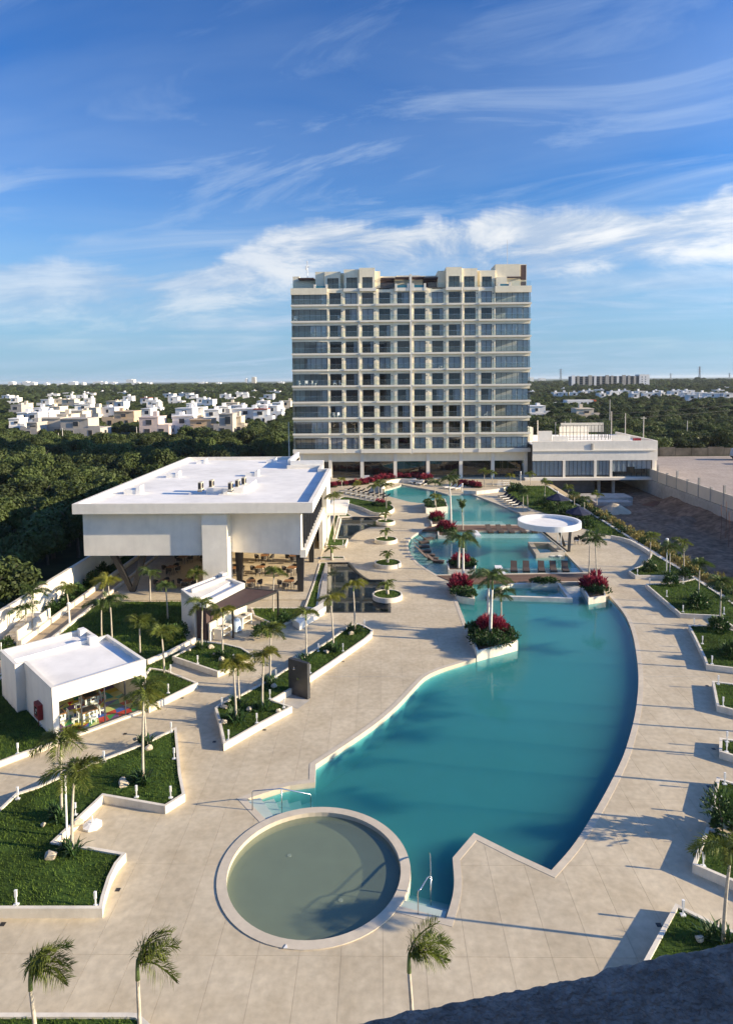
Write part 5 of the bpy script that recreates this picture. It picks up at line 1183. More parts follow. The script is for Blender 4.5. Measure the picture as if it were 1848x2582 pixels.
def bed(key,nred,ngrn,label,seed,s=1.0,core=None):
    t,inn,h=PLANTERS[key]; r=random.Random(seed); cx=sum(p[0] for p in inn)/len(inn); cy=sum(p[1] for p in inn)/len(inn)
    X_,Y_=scatter(inn,30); k=0
    if core: cx,cy=G(*core,h)
    order=sorted(range(len(X_)),key=lambda i:(X_[i]-cx)**2+(Y_[i]-cy)**2) if nred else list(range(len(X_)))
    sel=[]; 
    for i in order:
        if all((X_[i]-X_[j])**2+(Y_[i]-Y_[j])**2>.25 for j in sel): sel.append(i)
        if len(sel)>=nred+ngrn: break
    for q,i in enumerate(sel):
        if q<nred: shrub('red',X_[i],Y_[i],h-.05,s*r.uniform(.85,1.25),'crimson-leaved shrub in the '+label,'crimson shrubs in the '+label,q)
        else: shrub('grn',X_[i],Y_[i],h-.05,s*r.uniform(.8,1.2),'low green shrub in the '+label,'green shrubs in the '+label,q)
bed('I1',9,26,'three-palm pool island',1,core=(1240,1588)); bed('I2',7,8,'left corner planter of the walkway',2,1.0,core=(1160,1480)); bed('I3',11,8,'right corner planter of the walkway',3,1.0,core=(1500,1478)); bed('I4',6,9,'lounge-pool planter',4,1.0,core=(1167,1420)); bed('I5',7,6,'planter behind the tallest palm',5,1.0,core=(1125,1335)); bed('I7',6,4,'left bank planter of the upper pool',6,1.0,core=(1098,1308)); bed('I6',0,16,'white pool box',7,.9); bed('L1',0,7,'planter behind the spa',8,.9); bed('B1',3,12,'boat-shaped bed',9,.9,core=(960,1272))
# crimson bank in front of the tower lobby
k=0
for pts,n in (([(815,1222),(850,1222),(900,1218),(925,1214)],26),([(930,1212),(960,1206),(1000,1200),(1040,1200),(1080,1206)],44),([(1152,1222),(1180,1220),(1208,1224)],16)):
    L_=GP(pts,.3)
    for q in range(n):
        f=q/(n-1)*(len(L_)-1); i=min(int(f),len(L_)-2); a=Vector(L_[i]).lerp(Vector(L_[i+1]),f-i)
        shrub('red',a.x+random.uniform(-.5,.5),a.y+random.uniform(-1.2,1.2),0.0,random.uniform(.75,1.15),'crimson-leaved shrub in the long bank before the tower lobby','crimson bank before the tower',k); k+=1
# yellowish hedge strip on the right boundary
for q in range(150):
    y=52+q*.38; x=31.6+random.uniform(-.7,.9); plant_pick=random.random()
    shrub('yel' if plant_pick<.55 else 'grn',x,y,-.35 if x>31.6 else -.1,random.uniform(.8,1.5),'sparse yellow-green plant in the strip along the right boundary' if plant_pick<.55 else 'small green plant in the strip along the right boundary','plants along the right boundary',q)
tag(MB().box(30.35,30.68,50,121,-.3,.14).build('boundary_kerb','kerb'),'pale stone kerb between the lawns and the planted strip on the right','kerb')
struct(MB().add([(30.68,48,.04),(32.4,48,-.25),(34.6,48,-1.6),(30.68,124,.04),(32.4,124,-.25),(34.6,124,-1.6)],[(0,1,4,3),(1,2,5,4)]).build('planted_slope','hedge_soil'))
# garden shrubs: by the boundary wall, on the annex lawn, right promenade
for q,(x,y,s) in enumerate(((-28.0,46,.7),(-27.8,48,.6),(-28.1,55.5,.75),(-27.8,57.6,.8),(-28.1,60,.9),(-27.8,63,1.0),(-28.0,66,1.0),(-28,42,.7))):
    shrub('shr',x,y,0,s,'dense green shrub at the foot of the boundary wall','shrubs by the boundary wall',q)
for q,(u,v,s) in enumerate(((1290,1240,1.2),(1300,1236,1.1),(1310,1240,1.2),(1380,1283,1.0),(1395,1290,.9),(1410,1283,1.0),(1360,1275,1.0),(1420,1296,1.0),(1440,1300,1.1),(1455,1310,1.0),(1470,1318,1.1),(1400,1300,.8),(1482,1330,1.1),(1375,1270,1.0))):
    p=G(u,v); shrub('shr',p[0],p[1],0,s*.9,'rounded dark shrub on the garden lawn below the annex','shrubs on the annex lawn',q)
for q,(u,v,s,l) in enumerate(((1638,1440,1.0,'beside the curved terrace wall'),(1690,1474,1.1,'beside the lamp post planter corner'),(1725,1456,1.0,'at the back of the wide right planter'),(1757,1531,1.3,'under the tallest palm of the wide right planter'),(1812,1590,1.2,'at the rear corner of the curved-kerb planter'),(1845,1655,1.1,'at the right edge of the curved-kerb planter'),(1845,2090,1.3,'leaning over the kerb at the right edge'),(430,1610,1.1,'near the kiosk back corner'),(455,1600,1.0,'beside the kiosk side wall'),(690,1590,.9,'below the pergola post'),(660,1600,1.0,'hiding the pergola front post'),(715,1565,.8,'beside the white bench'),(385,1745,.8,'in the playhouse planter'))):
    p=G(u,v,.3); shrub('shr',p[0],p[1],.25,s*.8,'dark leafy shrub '+l,'garden shrubs',q)
# the leafy sapling at the right edge
p=G(1822,2105,.3); t=thing('sapling','airy sapling with long narrow leaves at the right edge','tree',(p[0],p[1],.3)); MB().tube([(0,0,0),(-.1,0,.8),(-.25,0,1.6)],[.03,.025,.012],6).build('trunk','bark',t)
o=put('crown',leafy('crown',77,420,.75,.95,.24,'shrub_leaf',.28,.4,.7),t,(-.15,0,.25)); shrub('shr',p[0]+.9,p[1]+.3,.25,.7,'leafy shrub under the sapling at the right edge','garden shrubs',5)
# ================================================================== woodland
def crown_mesh(seed,n=2600,R0=3.6,Hc=4.6):
    r=np.random.default_rng(seed); nl=12
    lc=r.normal(size=(nl,3)); lc/=np.linalg.norm(lc,axis=1)[:,None]; lc*=np.array([R0*.62,R0*.62,Hc*.30])*r.uniform(.4,1,nl)[:,None]; lr=r.uniform(.28,.50,nl)*R0
    pick=r.integers(0,nl,n); d=r.normal(size=(n,3)); d/=np.linalg.norm(d,axis=1)[:,None]
    rad=r.uniform(.55,1.05,n)[:,None]; c=lc[pick]+d*lr[pick][:,None]*rad*np.array([1,1,.8]); c[:,2]+=Hc*.62
    nrm=d*.8+r.normal(size=(n,3))*.55+np.array([0,0,.35]); nrm/=np.linalg.norm(nrm,axis=1)[:,None]
    s=np.cross(nrm,r.normal(size=(n,3))); s/=np.linalg.norm(s,axis=1)[:,None]; t=np.cross(nrm,s)
    sz=r.uniform(.12,.31,n)[:,None]
    V=np.stack([c-s*sz,c-t*sz*.6+nrm*sz*.15,c+s*sz,c+t*sz*.6-nrm*sz*.1],1).reshape(-1,3)
    return fast_mesh('crown',V,np.arange(4*n).reshape(n,4),'forest_leaf')
CROWNS=[crown_mesh(i,5000,(3.6,3.2,4.0)[i%3],(4.6,5.4,4.2)[i%3]) for i in range(3)]
def trunk_mesh(seed):
    r=random.Random(seed); mb=MB(); mb.tube([(0,0,-.2),(.05,0,1.2),(.1,.05,2.6),(.05,.1,4.0)],[.2,.16,.12,.06],7)
    for k in range(4): a=k*1.7+r.random(); mb.tube([(.08,.03,1.6+.3*k),(math.cos(a)*.9,math.sin(a)*.9,2.7+.3*k),(math.cos(a)*1.7,math.sin(a)*1.7,3.6+.3*k)],[.08,.05,.02],5)
    return mb.mesh('trunk','bark')
TRUNKS=[trunk_mesh(i) for i in range(3)]
# ================================================================== houses beyond the woodland
HSPOT=[]
def house(u,vtop,wpx,style='w',h=6.8,seed=0,label=None,group=None,depth=9.0,rz=None):
    x,y=G(u,vtop,h); r=random.Random(seed*31+7); w=wpx*math.hypot(y,x)/F*.98; w=max(6.0,w*1.22)
    mt={'w':'town_white','c':'town_cream','g':'town_grey','t':'town_tan','p':'town_pink','r':'town_white'}[style]
    t=thing('house',label,'house',(x,y+depth/2,0),r.uniform(-.12,.12) if rz is None else rz,group); HSPOT.append((x,y+depth/2,max(w,depth)*.62))
    d=depth; f1=3.3; sx=r.choice((-1,1)); uw=w*r.uniform(.62,.85)
    MB().box(-w/2,w/2,-d/2,d/2,-.3,f1).build('lower_storey',mt,t)
    a=-w/2 if sx<0 else w/2-uw; b=a+uw
    up_=MB().box(a+.02,b-.02,-d/2+.5*r.random()+.02,d/2-.3,f1,h-.35).build('upper_storey',mt,t)
    MB().box(a-.1,b+.1,-d/2-.15,d/2-.1,h-.35,h).build('roof',mt if style!='r' else 'red_tile',up_)
    o0,o1=(b,w/2) if sx<0 else (-w/2,a)
    if o1-o0>1.0: MB().box(o0+.05,o1-.05,-d/2+.05,-d/2+.25,f1,f1+.8).build('terrace_parapet',mt,t)
    tx=r.uniform(a+.8,b-1.6); MB().box(tx,tx+1.6,r.uniform(-1,1),2.2,h,h+r.uniform(.8,1.9)).build('stair_head',mt,t)
    ys=-d/2
    def win(x0,x1,z0,z1,yy):
        f=MB().box(x0-.08,x1+.08,yy-.06,yy+.02,z0-.08,z1+.08).build('window',mt,t); MB().box(x0,x1,yy-.075,yy-.055,z0,z1).build('pane','dull_window',f)
    nw=max(1,int(w/5)) if y<620 else 1
    for k in range(nw):
        c=-w/2+w*(k+.5)/nw+r.uniform(-.4,.4); ww=r.uniform(.5,1.1)
        win(c-ww,c+ww,.5,2.5,ys)
    c=(a+b)/2+r.uniform(-.8,.8); ww=r.uniform(.5,1.2); win(c-ww,c+ww,f1+.7,h-1.1,ys+.0 if True else 0)
    # side window with dark pane
    f=MB().box(w/2-.02,w/2+.06,-1.4,.6,.9,2.4).build('window',mt,t); MB().box(w/2+.055,w/2+.075,-1.3,.5,1.0,2.3).build('pane','dull_window',f)
    return t
# front row, told apart one by one
house(450,1048,60,'w',6.9,1,'white house with one upright window at the edge of the clearing',depth=10,rz=0)
house(388,1051,60,'p',6.9,2,'pinkish white house left of the white one at the clearing',depth=10,rz=0)
house(515,1057,60,'t',5.8,3,'tan flat-roofed house between the white house and the grey stair tower',depth=9,rz=0)
house(562,1043,40,'g',7.8,4,'grey and cream house with a narrow stair tower near the tower block',depth=8,rz=0)
house(596,1050,34,'c',6.4,5,'cream house partly hidden by trees near the tower block',depth=8,rz=0)
house(608,1030,56,'w',6.8,6,'large white blank-walled house above the grey stair tower',depth=10,rz=0)
house(125,1054,66,'c',6.6,7,'unfinished tan block house at the left with open bays',depth=9,rz=0)
house(202,1055,78,'g',6.8,8,'unfinished grey concrete house with deep dark openings',depth=10,rz=0)
house(72,1065,32,'g',5.6,9,'low grey concrete shell at the far left of the front row',depth=8,rz=0)
house(297,1037,64,'t',6.6,10,'yellow-tan wide house in the second row',depth=10,rz=0)
house(40,1055,26,'w',6.0,11,'shaded white house at the left end of the front row',depth=8)
house(1486,1030,52,'c',6.0,12,'tan house among trees right of the tower',depth=9,rz=0)
house(1360,1023,44,'w',6.6,13,'white and tan house directly right of the tower',depth=9,rz=0)
rows=[(10,997,24),(31,1003,20),(107,987,36),(128,993,24),(165,990,26),(176,997,22),(197,996,24),(215,989,18),(228,991,22),(260,987,26),(285,986,26),(305,989,22),(318,999,24),
(108,1007,24),(140,1006,34,'c'),(180,1007,36,'c'),(216,1004,22),(275,1011,30,'c'),(297,1013,28),(38,1021,24,'g'),(63,1017,24,'c'),(98,1028,22),(140,1025,42,'c'),(197,1019,44),(235,1028,26,'c'),(265,1027,44),(118,1036,30),(168,1044,40,'c'),(190,1036,30,'c'),(92,1040,28),(60,1040,24),
(370,1003,26,'r'),(385,1009,26),(365,1030,20),(420,972,16),(402,975,10),(409,985,26),(432,993,34),(442,1001,30),(440,984,14,'c'),(462,991,36),(483,980,18),(488,995,34),(500,1004,24),(517,1007,36),(484,1017,26),(392,1014,18),
(529,986,30),(553,984,34),(572,994,30),(605,989,30),(618,993,36),(638,985,28),(682,986,40),(672,995,30),(718,1011,24,'c'),(460,1029,44),(486,1027,44),(522,1033,46),(563,1025,34),(576,1015,36,'c'),(592,1022,36),
(655,1011,34),(645,1021,40),(690,1023,36),(662,1031,40,'r'),(700,1015,22)]
def band(v): return 'nearest' if v>=1030 else ('second' if v>=1016 else ('third' if v>=1005 else ('fourth' if v>=992 else 'farthest')))
rows.sort(key=lambda r:r[0]); cnt={}
for i,rw in enumerate(rows):
    u,v,w=rw[:3]; s=rw[3] if len(rw)>3 else 'w'; col={'w':'white','c':'cream','g':'grey','r':'red-roofed white'}[s]; b=band(v)
    k=cnt.get((b,s),0); cnt[(b,s)]=k+1
    house(u,v,w,s,6.8,100+i,'%s %s house from left, %s row, town left of the tower'%(ORD[k],col,b),'houses of the town on the left')
rrows=[(1343,986,14),(1405,989,16),(1421,989,16),(1452,989,20),(1470,986,18),(1492,984,14),(1508,982,24),(1520,991,16),(1545,987,24),(1560,986,14),(1583,984,22),(1600,992,18),(1612,986,20),(1630,991,22),(1650,989,20),(1661,985,18),(1673,989,14),(1695,986,26),(1718,984,24),(1728,989,18),(1742,984,22),(1746,995,20),(1775,989,22),(1795,991,30),(1812,983,20),(1830,991,26),(1843,976,22),(1810,975,16),(1420,980,16)]
rrows.sort(key=lambda r:r[0])
for i,(u,v,w) in enumerate(rrows): house(u,v,w,'w',6.8,300+i,'%s distant white house from the left in the town right of the tower'%ORD[i],'houses of the town on the right')
# long white shop with an orange end wall and a dark mark on its front
sx,sy=G(1466,1009,5.0); sh=thing('white_shop','long white shop with an orange end wall right of the tower','shop',(sx,sy+5,0)); wv=72*sy/F
MB().box(-wv/2,wv/2,-5,5,0,5).build('body','town_white',sh); MB().box(wv/2-1.6,wv/2+.1,-5.1,5.1,0,5.1).build('end_wall','orange',sh); MB().box(-wv/2-9,-wv/2,-3,3,2.5,3.6).build('awning','town_white',sh)
for k in range(6): 
    x0=-wv/2+9+k*2.6; MB().box(x0,x0+1.1,-5.06,-4.99,1.9,3.6).build('sign_panel','dull_window',sh)
MB().add([(-wv/2+1.6,-5.05,3.5),(-wv/2+3.4,-5.05,2.3),(-wv/2+3.7,-5.05,3.1)],[(0,1,2)]).add([(-wv/2+3.7,-5.05,3.1),(-wv/2+3.9,-5.05,2.4),(-wv/2+6.2,-5.05,3.6)],[(0,1,2)]).build('wing_emblem','black_metal',sh); HSPOT.append((sx,sy+5,20))
# distant apartment block on the right: shaded front painted grey, sunlit end white
ay=1000.0; xl,_z=atY(1440,950,ay); xr,_z=atY(1636,950,ay); ap=thing('apartment_block','distant apartment block on the right horizon, front painted grey as shade, sunlit end white','building',((xl+xr)/2,ay,0)); W2=(xr-xl)/2
MB().box(-W2,W2*.74,2,16,0,22).build('body','concrete_dark',ap); MB().box(W2*.74,W2,-1,16,0,24).build('sunlit_end','town_white',ap)
for k in range(12):
    x0=-W2+k*(W2*1.74/12); 
    MB().box(x0+.3,x0+(3.5 if k%3 else 5.5),-.5,2,0,23.5-(k%3)*.7).build('bay','town_white' if k%4==0 else 'concrete',ap)
    for f in range(7): MB().box(x0+(3.6 if k%3 else 5.6),x0+W2*1.74/12-.1,.6,2.1,1+f*3.1,2.9+f*3.1).build('loggia','dull_window',ap)
for f in range(6):
    for q in range(2): MB().box(W2*.80+q*5,W2*.80+q*5+1.2,-1.1,-.98,3+f*3.3,4.4+f*3.3).build('window','dull_window',ap)
# white buildings on the skyline
for i,(u0,u1,v0) in enumerate(((21,34,963),(44,54,966),(57,70,962),(70,88,964),(110,120,966),(140,160,967),(173,191,963),(206,212,965),(235,266,963),(275,292,964),(319,338,957),(340,352,964),(357,380,965),(635,644,951),(618,623,955),(497,520,964),(540,556,965),(700,715,963),(1320,1345,952),(1360,1375,954))):
    Y=3200.0; x0,z0=atY(u0,v0,Y); x1,_z=atY(u1,v0,Y)
    t=thing('skyline_building','far white building on the horizon' if u0!=635 else 'far tall tower on the horizon left of the apartment tower','building',((x0+x1)/2,Y,0),group='far buildings on the horizon' if u0!=635 else None); w=(x1-x0)/2
    MB().box(-w,w,0,30,0,z0).build('body','town_white' if u0!=635 else 'town_cream',t); MB().box(-w*.4,w*.3,4,26,z0,z0+1.5).build('roof_block','town_white',t)
# lattice pylons
def pylon(u,vt,Y,label):
    x,zt=atY(u,vt,Y); t=thing('pylon',label,'pylon',(x,Y,0)); mb=MB(); 
    for sx in (-1,1):
        for sy in (-1,1): mb.tube([(sx*4,sy*4,0),(sx*1.2,sy*1.2,zt*.6),(sx*.9,sy*.9,zt)],.55,4)
    for k in range(8):
        z=zt*k/8; w=4-2.9*k/8; mb.tube([(-w,-w,z),(w,-w,z+zt/8)],.3,4); mb.tube([(w,-w,z),(-w,-w,z+zt/8)],.3,4)
    mb.build('lattice','pylon',t)
    for q in (.7,.83,.96): MB().tube([(-7,0,zt*q),(7,0,zt*q)],.45,4).build('crossarm','pylon',t)
pylon(1763,924,1900,'lattice pylon on the right horizon, the nearest one'); pylon(1413,930,2000,'lattice pylon between the tower and the distant apartment block'); pylon(1690,941,3200,'small lattice pylon right of the distant apartment block'); pylon(1838,940,3000,'small lattice pylon at the right edge of the horizon')
# poles
def pole(u,vb,vt,Y,label,arm=True):
    x,zt=atY(u,vt,Y); t=thing('utility_pole',label,'pole',(x,Y,0),group='utility poles'); MB().tube([(0,0,0),(0,0,zt)],[.16,.10],7).build('shaft','pole',t)
    if arm: MB().box(-.7,.7,-.06,.06,zt-.5,zt-.36).build('crossarm','pole',t)
    return (x,Y,zt)
P_=[pole(u,0,vt,Y,'pale utility pole behind the annex, '+l,a) for u,vt,Y,l,a in ((1541,1037,165,'leftmost of three tall ones',0),(1576,1042,165,'middle of three tall ones',0),(1622,1050,165,'rightmost of three tall ones',1),(1732,1061,185,'standing alone among the trees',0),(1355,1060,150,'beside the tower corner',0),(1400,1065,175,'thin one left of the court cage',0),(1424,1062,175,'thin one over the court cage',0),(1438,1056,180,'thin one by the tan house',0),(1537,1007,240,'farther one in the woodland',0))]
Q_=[pole(u,0,vt,Y,l,a) for u,vt,Y,l,a in ((148,1092,190,'grey street lamp pole among the trees on the left',0),(158,1080,190,'utility pole with crossarm among the trees on the left',1),(345,1076,225,'pole at the left end of the clearing',0),(728,1064,150,'pole among trees left of the tower',0))]
for i,(a,b) in enumerate(((P_[0],P_[1]),(P_[1],P_[2]))): pass
for i,(zo,l) in enumerate(((0,'upper power line behind the annex'),(-1.4,'lower power line behind the annex'))):
    pts=[]; A=Vector((40,172,9.5+zo)); B=Vector((150,205,15.5+zo))
    for k in range(13): f=k/12; q=A.lerp(B,f); q.z-=1.2*math.sin(math.pi*f); pts.append(q)
    tag(MB().tube(pts,.035,4).build('power_line','black_metal'),l,'cable')
# dirt clearing before the front row
struct(MB().sheet(GP([(195,1106),(430,1100),(520,1098),(520,1104),(410,1112),(300,1119),(205,1118)]),-.05).build('dirt_clearing','town_tan'))
# ================================================================== woodland
def blocked(x,y):
    if -31.5<x<53 and 10<y<152: return True
    if 50<x<135 and 20<y<169: return True
    if 28<x<56 and 150<=y<168: return True
    return False
CLR=GP([(190,1101),(520,1092),(540,1104),(415,1119),(300,1127),(195,1126)])
near=[];farp=[]
hs=np.array(HSPOT)
def try_point(x,y,sp):
    if blocked(x,y): return
    if y<260 and inpoly([x],[y],CLR)[0]: return
    if len(hs):
        d=np.hypot(hs[:,0]-x,hs[:,1]-y)
        if (d<hs[:,2]+1.5).any(): return
        # keep the view of the town fronts open: lower trees just in front of a house
        f=(np.abs(hs[:,0]-x*hs[:,1]/max(y,1))<hs[:,2])&(hs[:,1]>y)&(hs[:,1]-y<45)
        low=f.any()
    else: low=False
    return low
tan=.575
y=40.0
while y<1500:
    sp=4.9 if y<300 else (6.0 if y<600 else 6.0*y/600); xm=tan*y+12
    nxx=int(2*xm/sp)
    for i in range(nxx):
        x=-xm+(i+random.random())*sp; yy=y+random.uniform(-.5,.5)*sp
        if yy>150 and abs(x-6.3*yy/131)<20*yy/131 and yy<900: continue      # wholly behind the tower
        low=try_point(x,yy,sp)
        if low is None: continue
        base=random.uniform(.78,1.18)*(sp/4.9 if y>=600 else 1.0)
        if low: base*=.50 if yy>235 else .58
        elif 235<yy<820 and x<0: base*=.72
        elif yy>560: base*=.92
        (near if (yy<330 and not (low and yy>240)) else farp).append((x,yy,base))
    y+=sp*.88
near.sort(key=lambda p:p[0]**2+p[1]**2)
vis=[p for p in near if abs(p[0]+.0185*p[1])<.60*p[1]+6]
ind=vis[:300]; farp+=vis[300:]
for i,(x,y,s) in enumerate(ind):
    left=x<20; t=thing('woodland_tree','dense green broadleaf tree in the woodland '+('left of the pavilion and tower' if left else 'behind the gravel lot'),'tree',(x,y,-.06),random.uniform(0,6.28),'woodland trees on the left' if left else 'woodland trees on the right')
    z=s*random.uniform(.85,1.2)
    put('trunk',TRUNKS[i%3],t,scale=(s,s,z)); put('crown',CROWNS[i%3],t,(0,0,0),0,(s*.92,s*.92,z))
# the rest of the wood, too many to tell apart
fp=np.array(farp)
me=bpy.data.meshes.new('far_woodland'); me.vertices.add(len(fp)); me.vertices.foreach_set('co',np.column_stack([fp[:,0],fp[:,1],np.full(len(fp),-.06)]).astype(np.float32).ravel())
at=me.attributes.new('tree_scale','FLOAT','POINT'); at.data.foreach_set('value',fp[:,2].astype(np.float32))
fw=tag(put('far_woodland',me),'mass of woodland reaching to the horizon','woodland',kind='stuff')
ng=bpy.data.node_groups.new('woodland','GeometryNodeTree'); ng.interface.new_socket('Geometry',in_out='INPUT',socket_type='NodeSocketGeometry'); ng.interface.new_socket('Geometry',in_out='OUTPUT',socket_type='NodeSocketGeometry')
gi=ng.nodes.new('NodeGroupInput'); go=ng.nodes.new('NodeGroupOutput'); iop=ng.nodes.new('GeometryNodeInstanceOnPoints'); jn=ng.nodes.new('GeometryNodeJoinGeometry')
crown_objs=[c for c in bpy.data.objects if c.name.startswith('crown') and c.parent and c.parent.name.startswith('woodland_tree')]
for k in range(3):
    src=next(c for c in crown_objs if c.data==CROWNS[k]); oi=ng.nodes.new('GeometryNodeObjectInfo'); oi.inputs['Object'].default_value=src; oi.transform_space='ORIGINAL'
    gt=ng.nodes.new('GeometryNodeGeometryToInstance'); ng.links.new(oi.outputs['Geometry'],gt.inputs[0]); ng.links.new(gt.outputs[0],jn.inputs[0])
na=ng.nodes.new('GeometryNodeInputNamedAttribute'); na.data_type='FLOAT'; na.inputs[0].default_value='tree_scale'
rr=ng.nodes.new('FunctionNodeRandomValue'); rr.data_type='FLOAT_VECTOR'; rr.inputs[0].default_value=(0,0,0); rr.inputs[1].default_value=(.12,.12,6.283)
rs=ng.nodes.new('FunctionNodeRandomValue'); rs.data_type='FLOAT_VECTOR'; rs.inputs[0].default_value=(.85,.85,.7); rs.inputs[1].default_value=(1.15,1.15,1.15); rs.inputs['Seed'].default_value=3
vm=ng.nodes.new('ShaderNodeVectorMath'); vm.operation='SCALE'
ng.links.new(gi.outputs[0],iop.inputs['Points']); ng.links.new(jn.outputs[0],iop.inputs['Instance']); iop.inputs['Pick Instance'].default_value=True
ng.links.new(rr.outputs[0],iop.inputs['Rotation']); ng.links.new(rs.outputs[0],vm.inputs[0]); ng.links.new(na.outputs[0],vm.inputs['Scale']); ng.links.new(vm.outputs[0],iop.inputs['Scale']); ng.links.new(iop.outputs[0],go.inputs[0])
md=fw.modifiers.new('woodland','NODES'); md.node_group=ng
# canopy beyond: a rough sheet of tree tops to the horizon
nr,na_=150,420; Vc=[];r_=1350.0
for j in range(nr+1):
    rad=1350*(14000/1350)**(j/nr)
    for i in range(na_+1):
        a=R(-40)+R(80)*i/na_; Vc.append((rad*math.sin(a),rad*math.cos(a),5.2+random.uniform(-1.6,2.2)*(1 if j>1 else 0)-(6 if j==0 else 0)))
Vc=np.array(Vc); ii=np.arange(nr)[:,None]*(na_+1)+np.arange(na_)[None,:]; ii=ii.ravel()
tag(put('far_canopy',fast_mesh('far_canopy',Vc,np.stack([ii,ii+1,ii+na_+2,ii+na_+1],1),'forest_leaf')),'flat far woodland fading at the horizon','woodland',kind='stuff')

# ================================================================== air between here and the horizon
hz=bpy.data.materials.new('haze_air'); hz.use_nodes=True; hn=hz.node_tree; hn.nodes.remove(hn.nodes['Principled BSDF'])
pv=hn.nodes.new('ShaderNodeVolumePrincipled'); pv.inputs['Color'].default_value=(.80,.88,1.0,1); pv.inputs['Density'].default_value=HAZE; pv.inputs['Anisotropy'].default_value=0.2
hn.links.new(pv.outputs[0],hn.nodes['Material Output'].inputs['Volume'])
hm=MB().box(-14200,14200,-320,16200,-4.5,50).mesh('haze',None); hm.materials.append(hz)
tag(put('haze',hm),kind='stuff')
# ================================================================== bollards, lamps, drains
BOL=[('P1','large zigzag lawn',[(42,2281),(242,2285),(431,2012),(191,2055),(345,2010),(440,1913),(263,1921),(432,1846),(46,2014)]),
('P3','long planter',[(577,1866),(648,1823),(716,1784),(681,1762),(560,1782),(696,1710),(782,1697),(865,1642),(803,1642),(919,1581)]),
('P4','kiosk planter',[(499,1673),(590,1670)]),('P5','playhouse planter',[(431,1697),(425,1747)]),('P7','shaded playhouse lawn',[(46,1900),(4,1640)]),
('Q1','pointed right planter',[(1606,1449)]),('Q2','wide right planter',[(1721,1472),(1680,1504),(1721,1543),(1824,1548),(1637,1473)]),('Q3','curved-kerb planter',[(1770,1623),(1794,1674),(1749,1577)]),
('Q4','planter opposite the wide pool',[(1810,1725),(1822,1781)]),('Q5','small planter tip',[(1831,1896),(1832,1871)]),('Q6','planter behind the leafy sapling',[(1826,1977),(1815,2037)]),('Q7','long-shadow planter',[(1772,2184)]),('Q8','triangular planter by the parapet',[(1721,2307)]),('S3','grass strip by the upper pond',[(822,1374),(865,1374)])]
def bollard(p,z,label,group):
    t=thing('bollard_light',label,'bollard',(p[0],p[1],z),0,group)
    put('base_plate',BB[0],t); put('post',BB[1],t); put('lamp_head',BB[2],t)
BB=[MB().box(-.09,.09,-.07,.07,-.05,.03).mesh('base_plate','white_paint'),MB().box(-.022,.022,-.02,.02,.03,.50).mesh('post','white_paint'),MB().box(-.04,.04,-.035,.035,.30,.55).box(-.046,.046,-.041,.041,.55,.565).mesh('lamp_head','white_paint')]
for key,ph_,pts in BOL:
    h=PLANTERS[key][2]
    for i,(u,v) in enumerate(sorted(pts)):
        p=G(u,v,h-.05); bollard(p,h-.05,(ORD[i]+' ' if len(pts)>1 else '')+'small white bollard light'+(' from the left' if len(pts)>1 else '')+' on the '+ph_,'bollards on the '+ph_)
def lamp(u,vb,vt,label):
    p=G(u,vb,.1); _,z=atY(u,vt,p[1]); t=thing('lamp_post',label,'lamp',(p[0],p[1],0)); MB().tube([(0,0,0),(0,0,z-.6)],[.055,.04],8).build('post','white_paint',t); MB().cyl(0,0,z-.6,z-.05,.11,.13,12).build('lantern','curtain',t); MB().cyl(0,0,z-.05,z+.03,.16,.10,12).build('cap','white_paint',t)
lamp(1679,1447,1358,'white lamp post on the pointed planter right of the pool'); lamp(1405,1268,1239,'white lamp post beside the farther navy parasol'); lamp(1312,1218,1189,'white lamp post before the annex corner'); lamp(1165,1238,1219,'short white lamp post near the lobby bench wall'); lamp(176,1575,1520,'white lamp post by the palm in front of the boundary wall')
p=G(170,2110,.3); t=thing('palm_stake','thin white support pole beside the palm on the large lawn','pole',(p[0],p[1],.3)); MB().tube([(0,0,-.1),(.02,0,2.9)],.045,8).build('shaft','white_paint',t); MB().tube([(.02,0,2.6),(.25,-.2,2.6)],.012,5).build('tie','black_metal',t)
for i,(u,v) in enumerate(((298,2243),(8,2330),(316,1850),(541,1870),(667,1840),(865,1668),(1786,1983),(1798,1888),(1750,2136),(1660,2332),(1782,1729),(460,1760),(984,1532))):
    p=G(u,v,.006); tag(MB().box(p[0]-.09,p[0]+.09,p[1]-.09,p[1]+.09,-.01,.007).build('floor_light','black_metal'),'small dark floor light set in the paving beside a kerb','floor light','floor lights in the paving')
p=G(234,2083,.0); t=thing('umbrella_stand','white octagonal umbrella stand with a short tube on the paving','umbrella stand',(p[0],p[1],.003)); MB().lathe(0,0,[(0,.0),(.42,.0),(.42,.08),(.20,.15),(0,.16)],8).build('foot','white_paint',t); MB().tube([(0,0,.1),(0,0,.48)],.035,10).build('tube','white_paint',t)
p=G(720,2389,.035); tag(MB().prism([(p[0]-.06,p[1]-.04),(p[0]+.08,p[1]-.04),(p[0]+.02,p[1]+.12)],.03,.06).build('depth_marker','white_paint'),'small white marker on the near rim of the wading pool','marker')
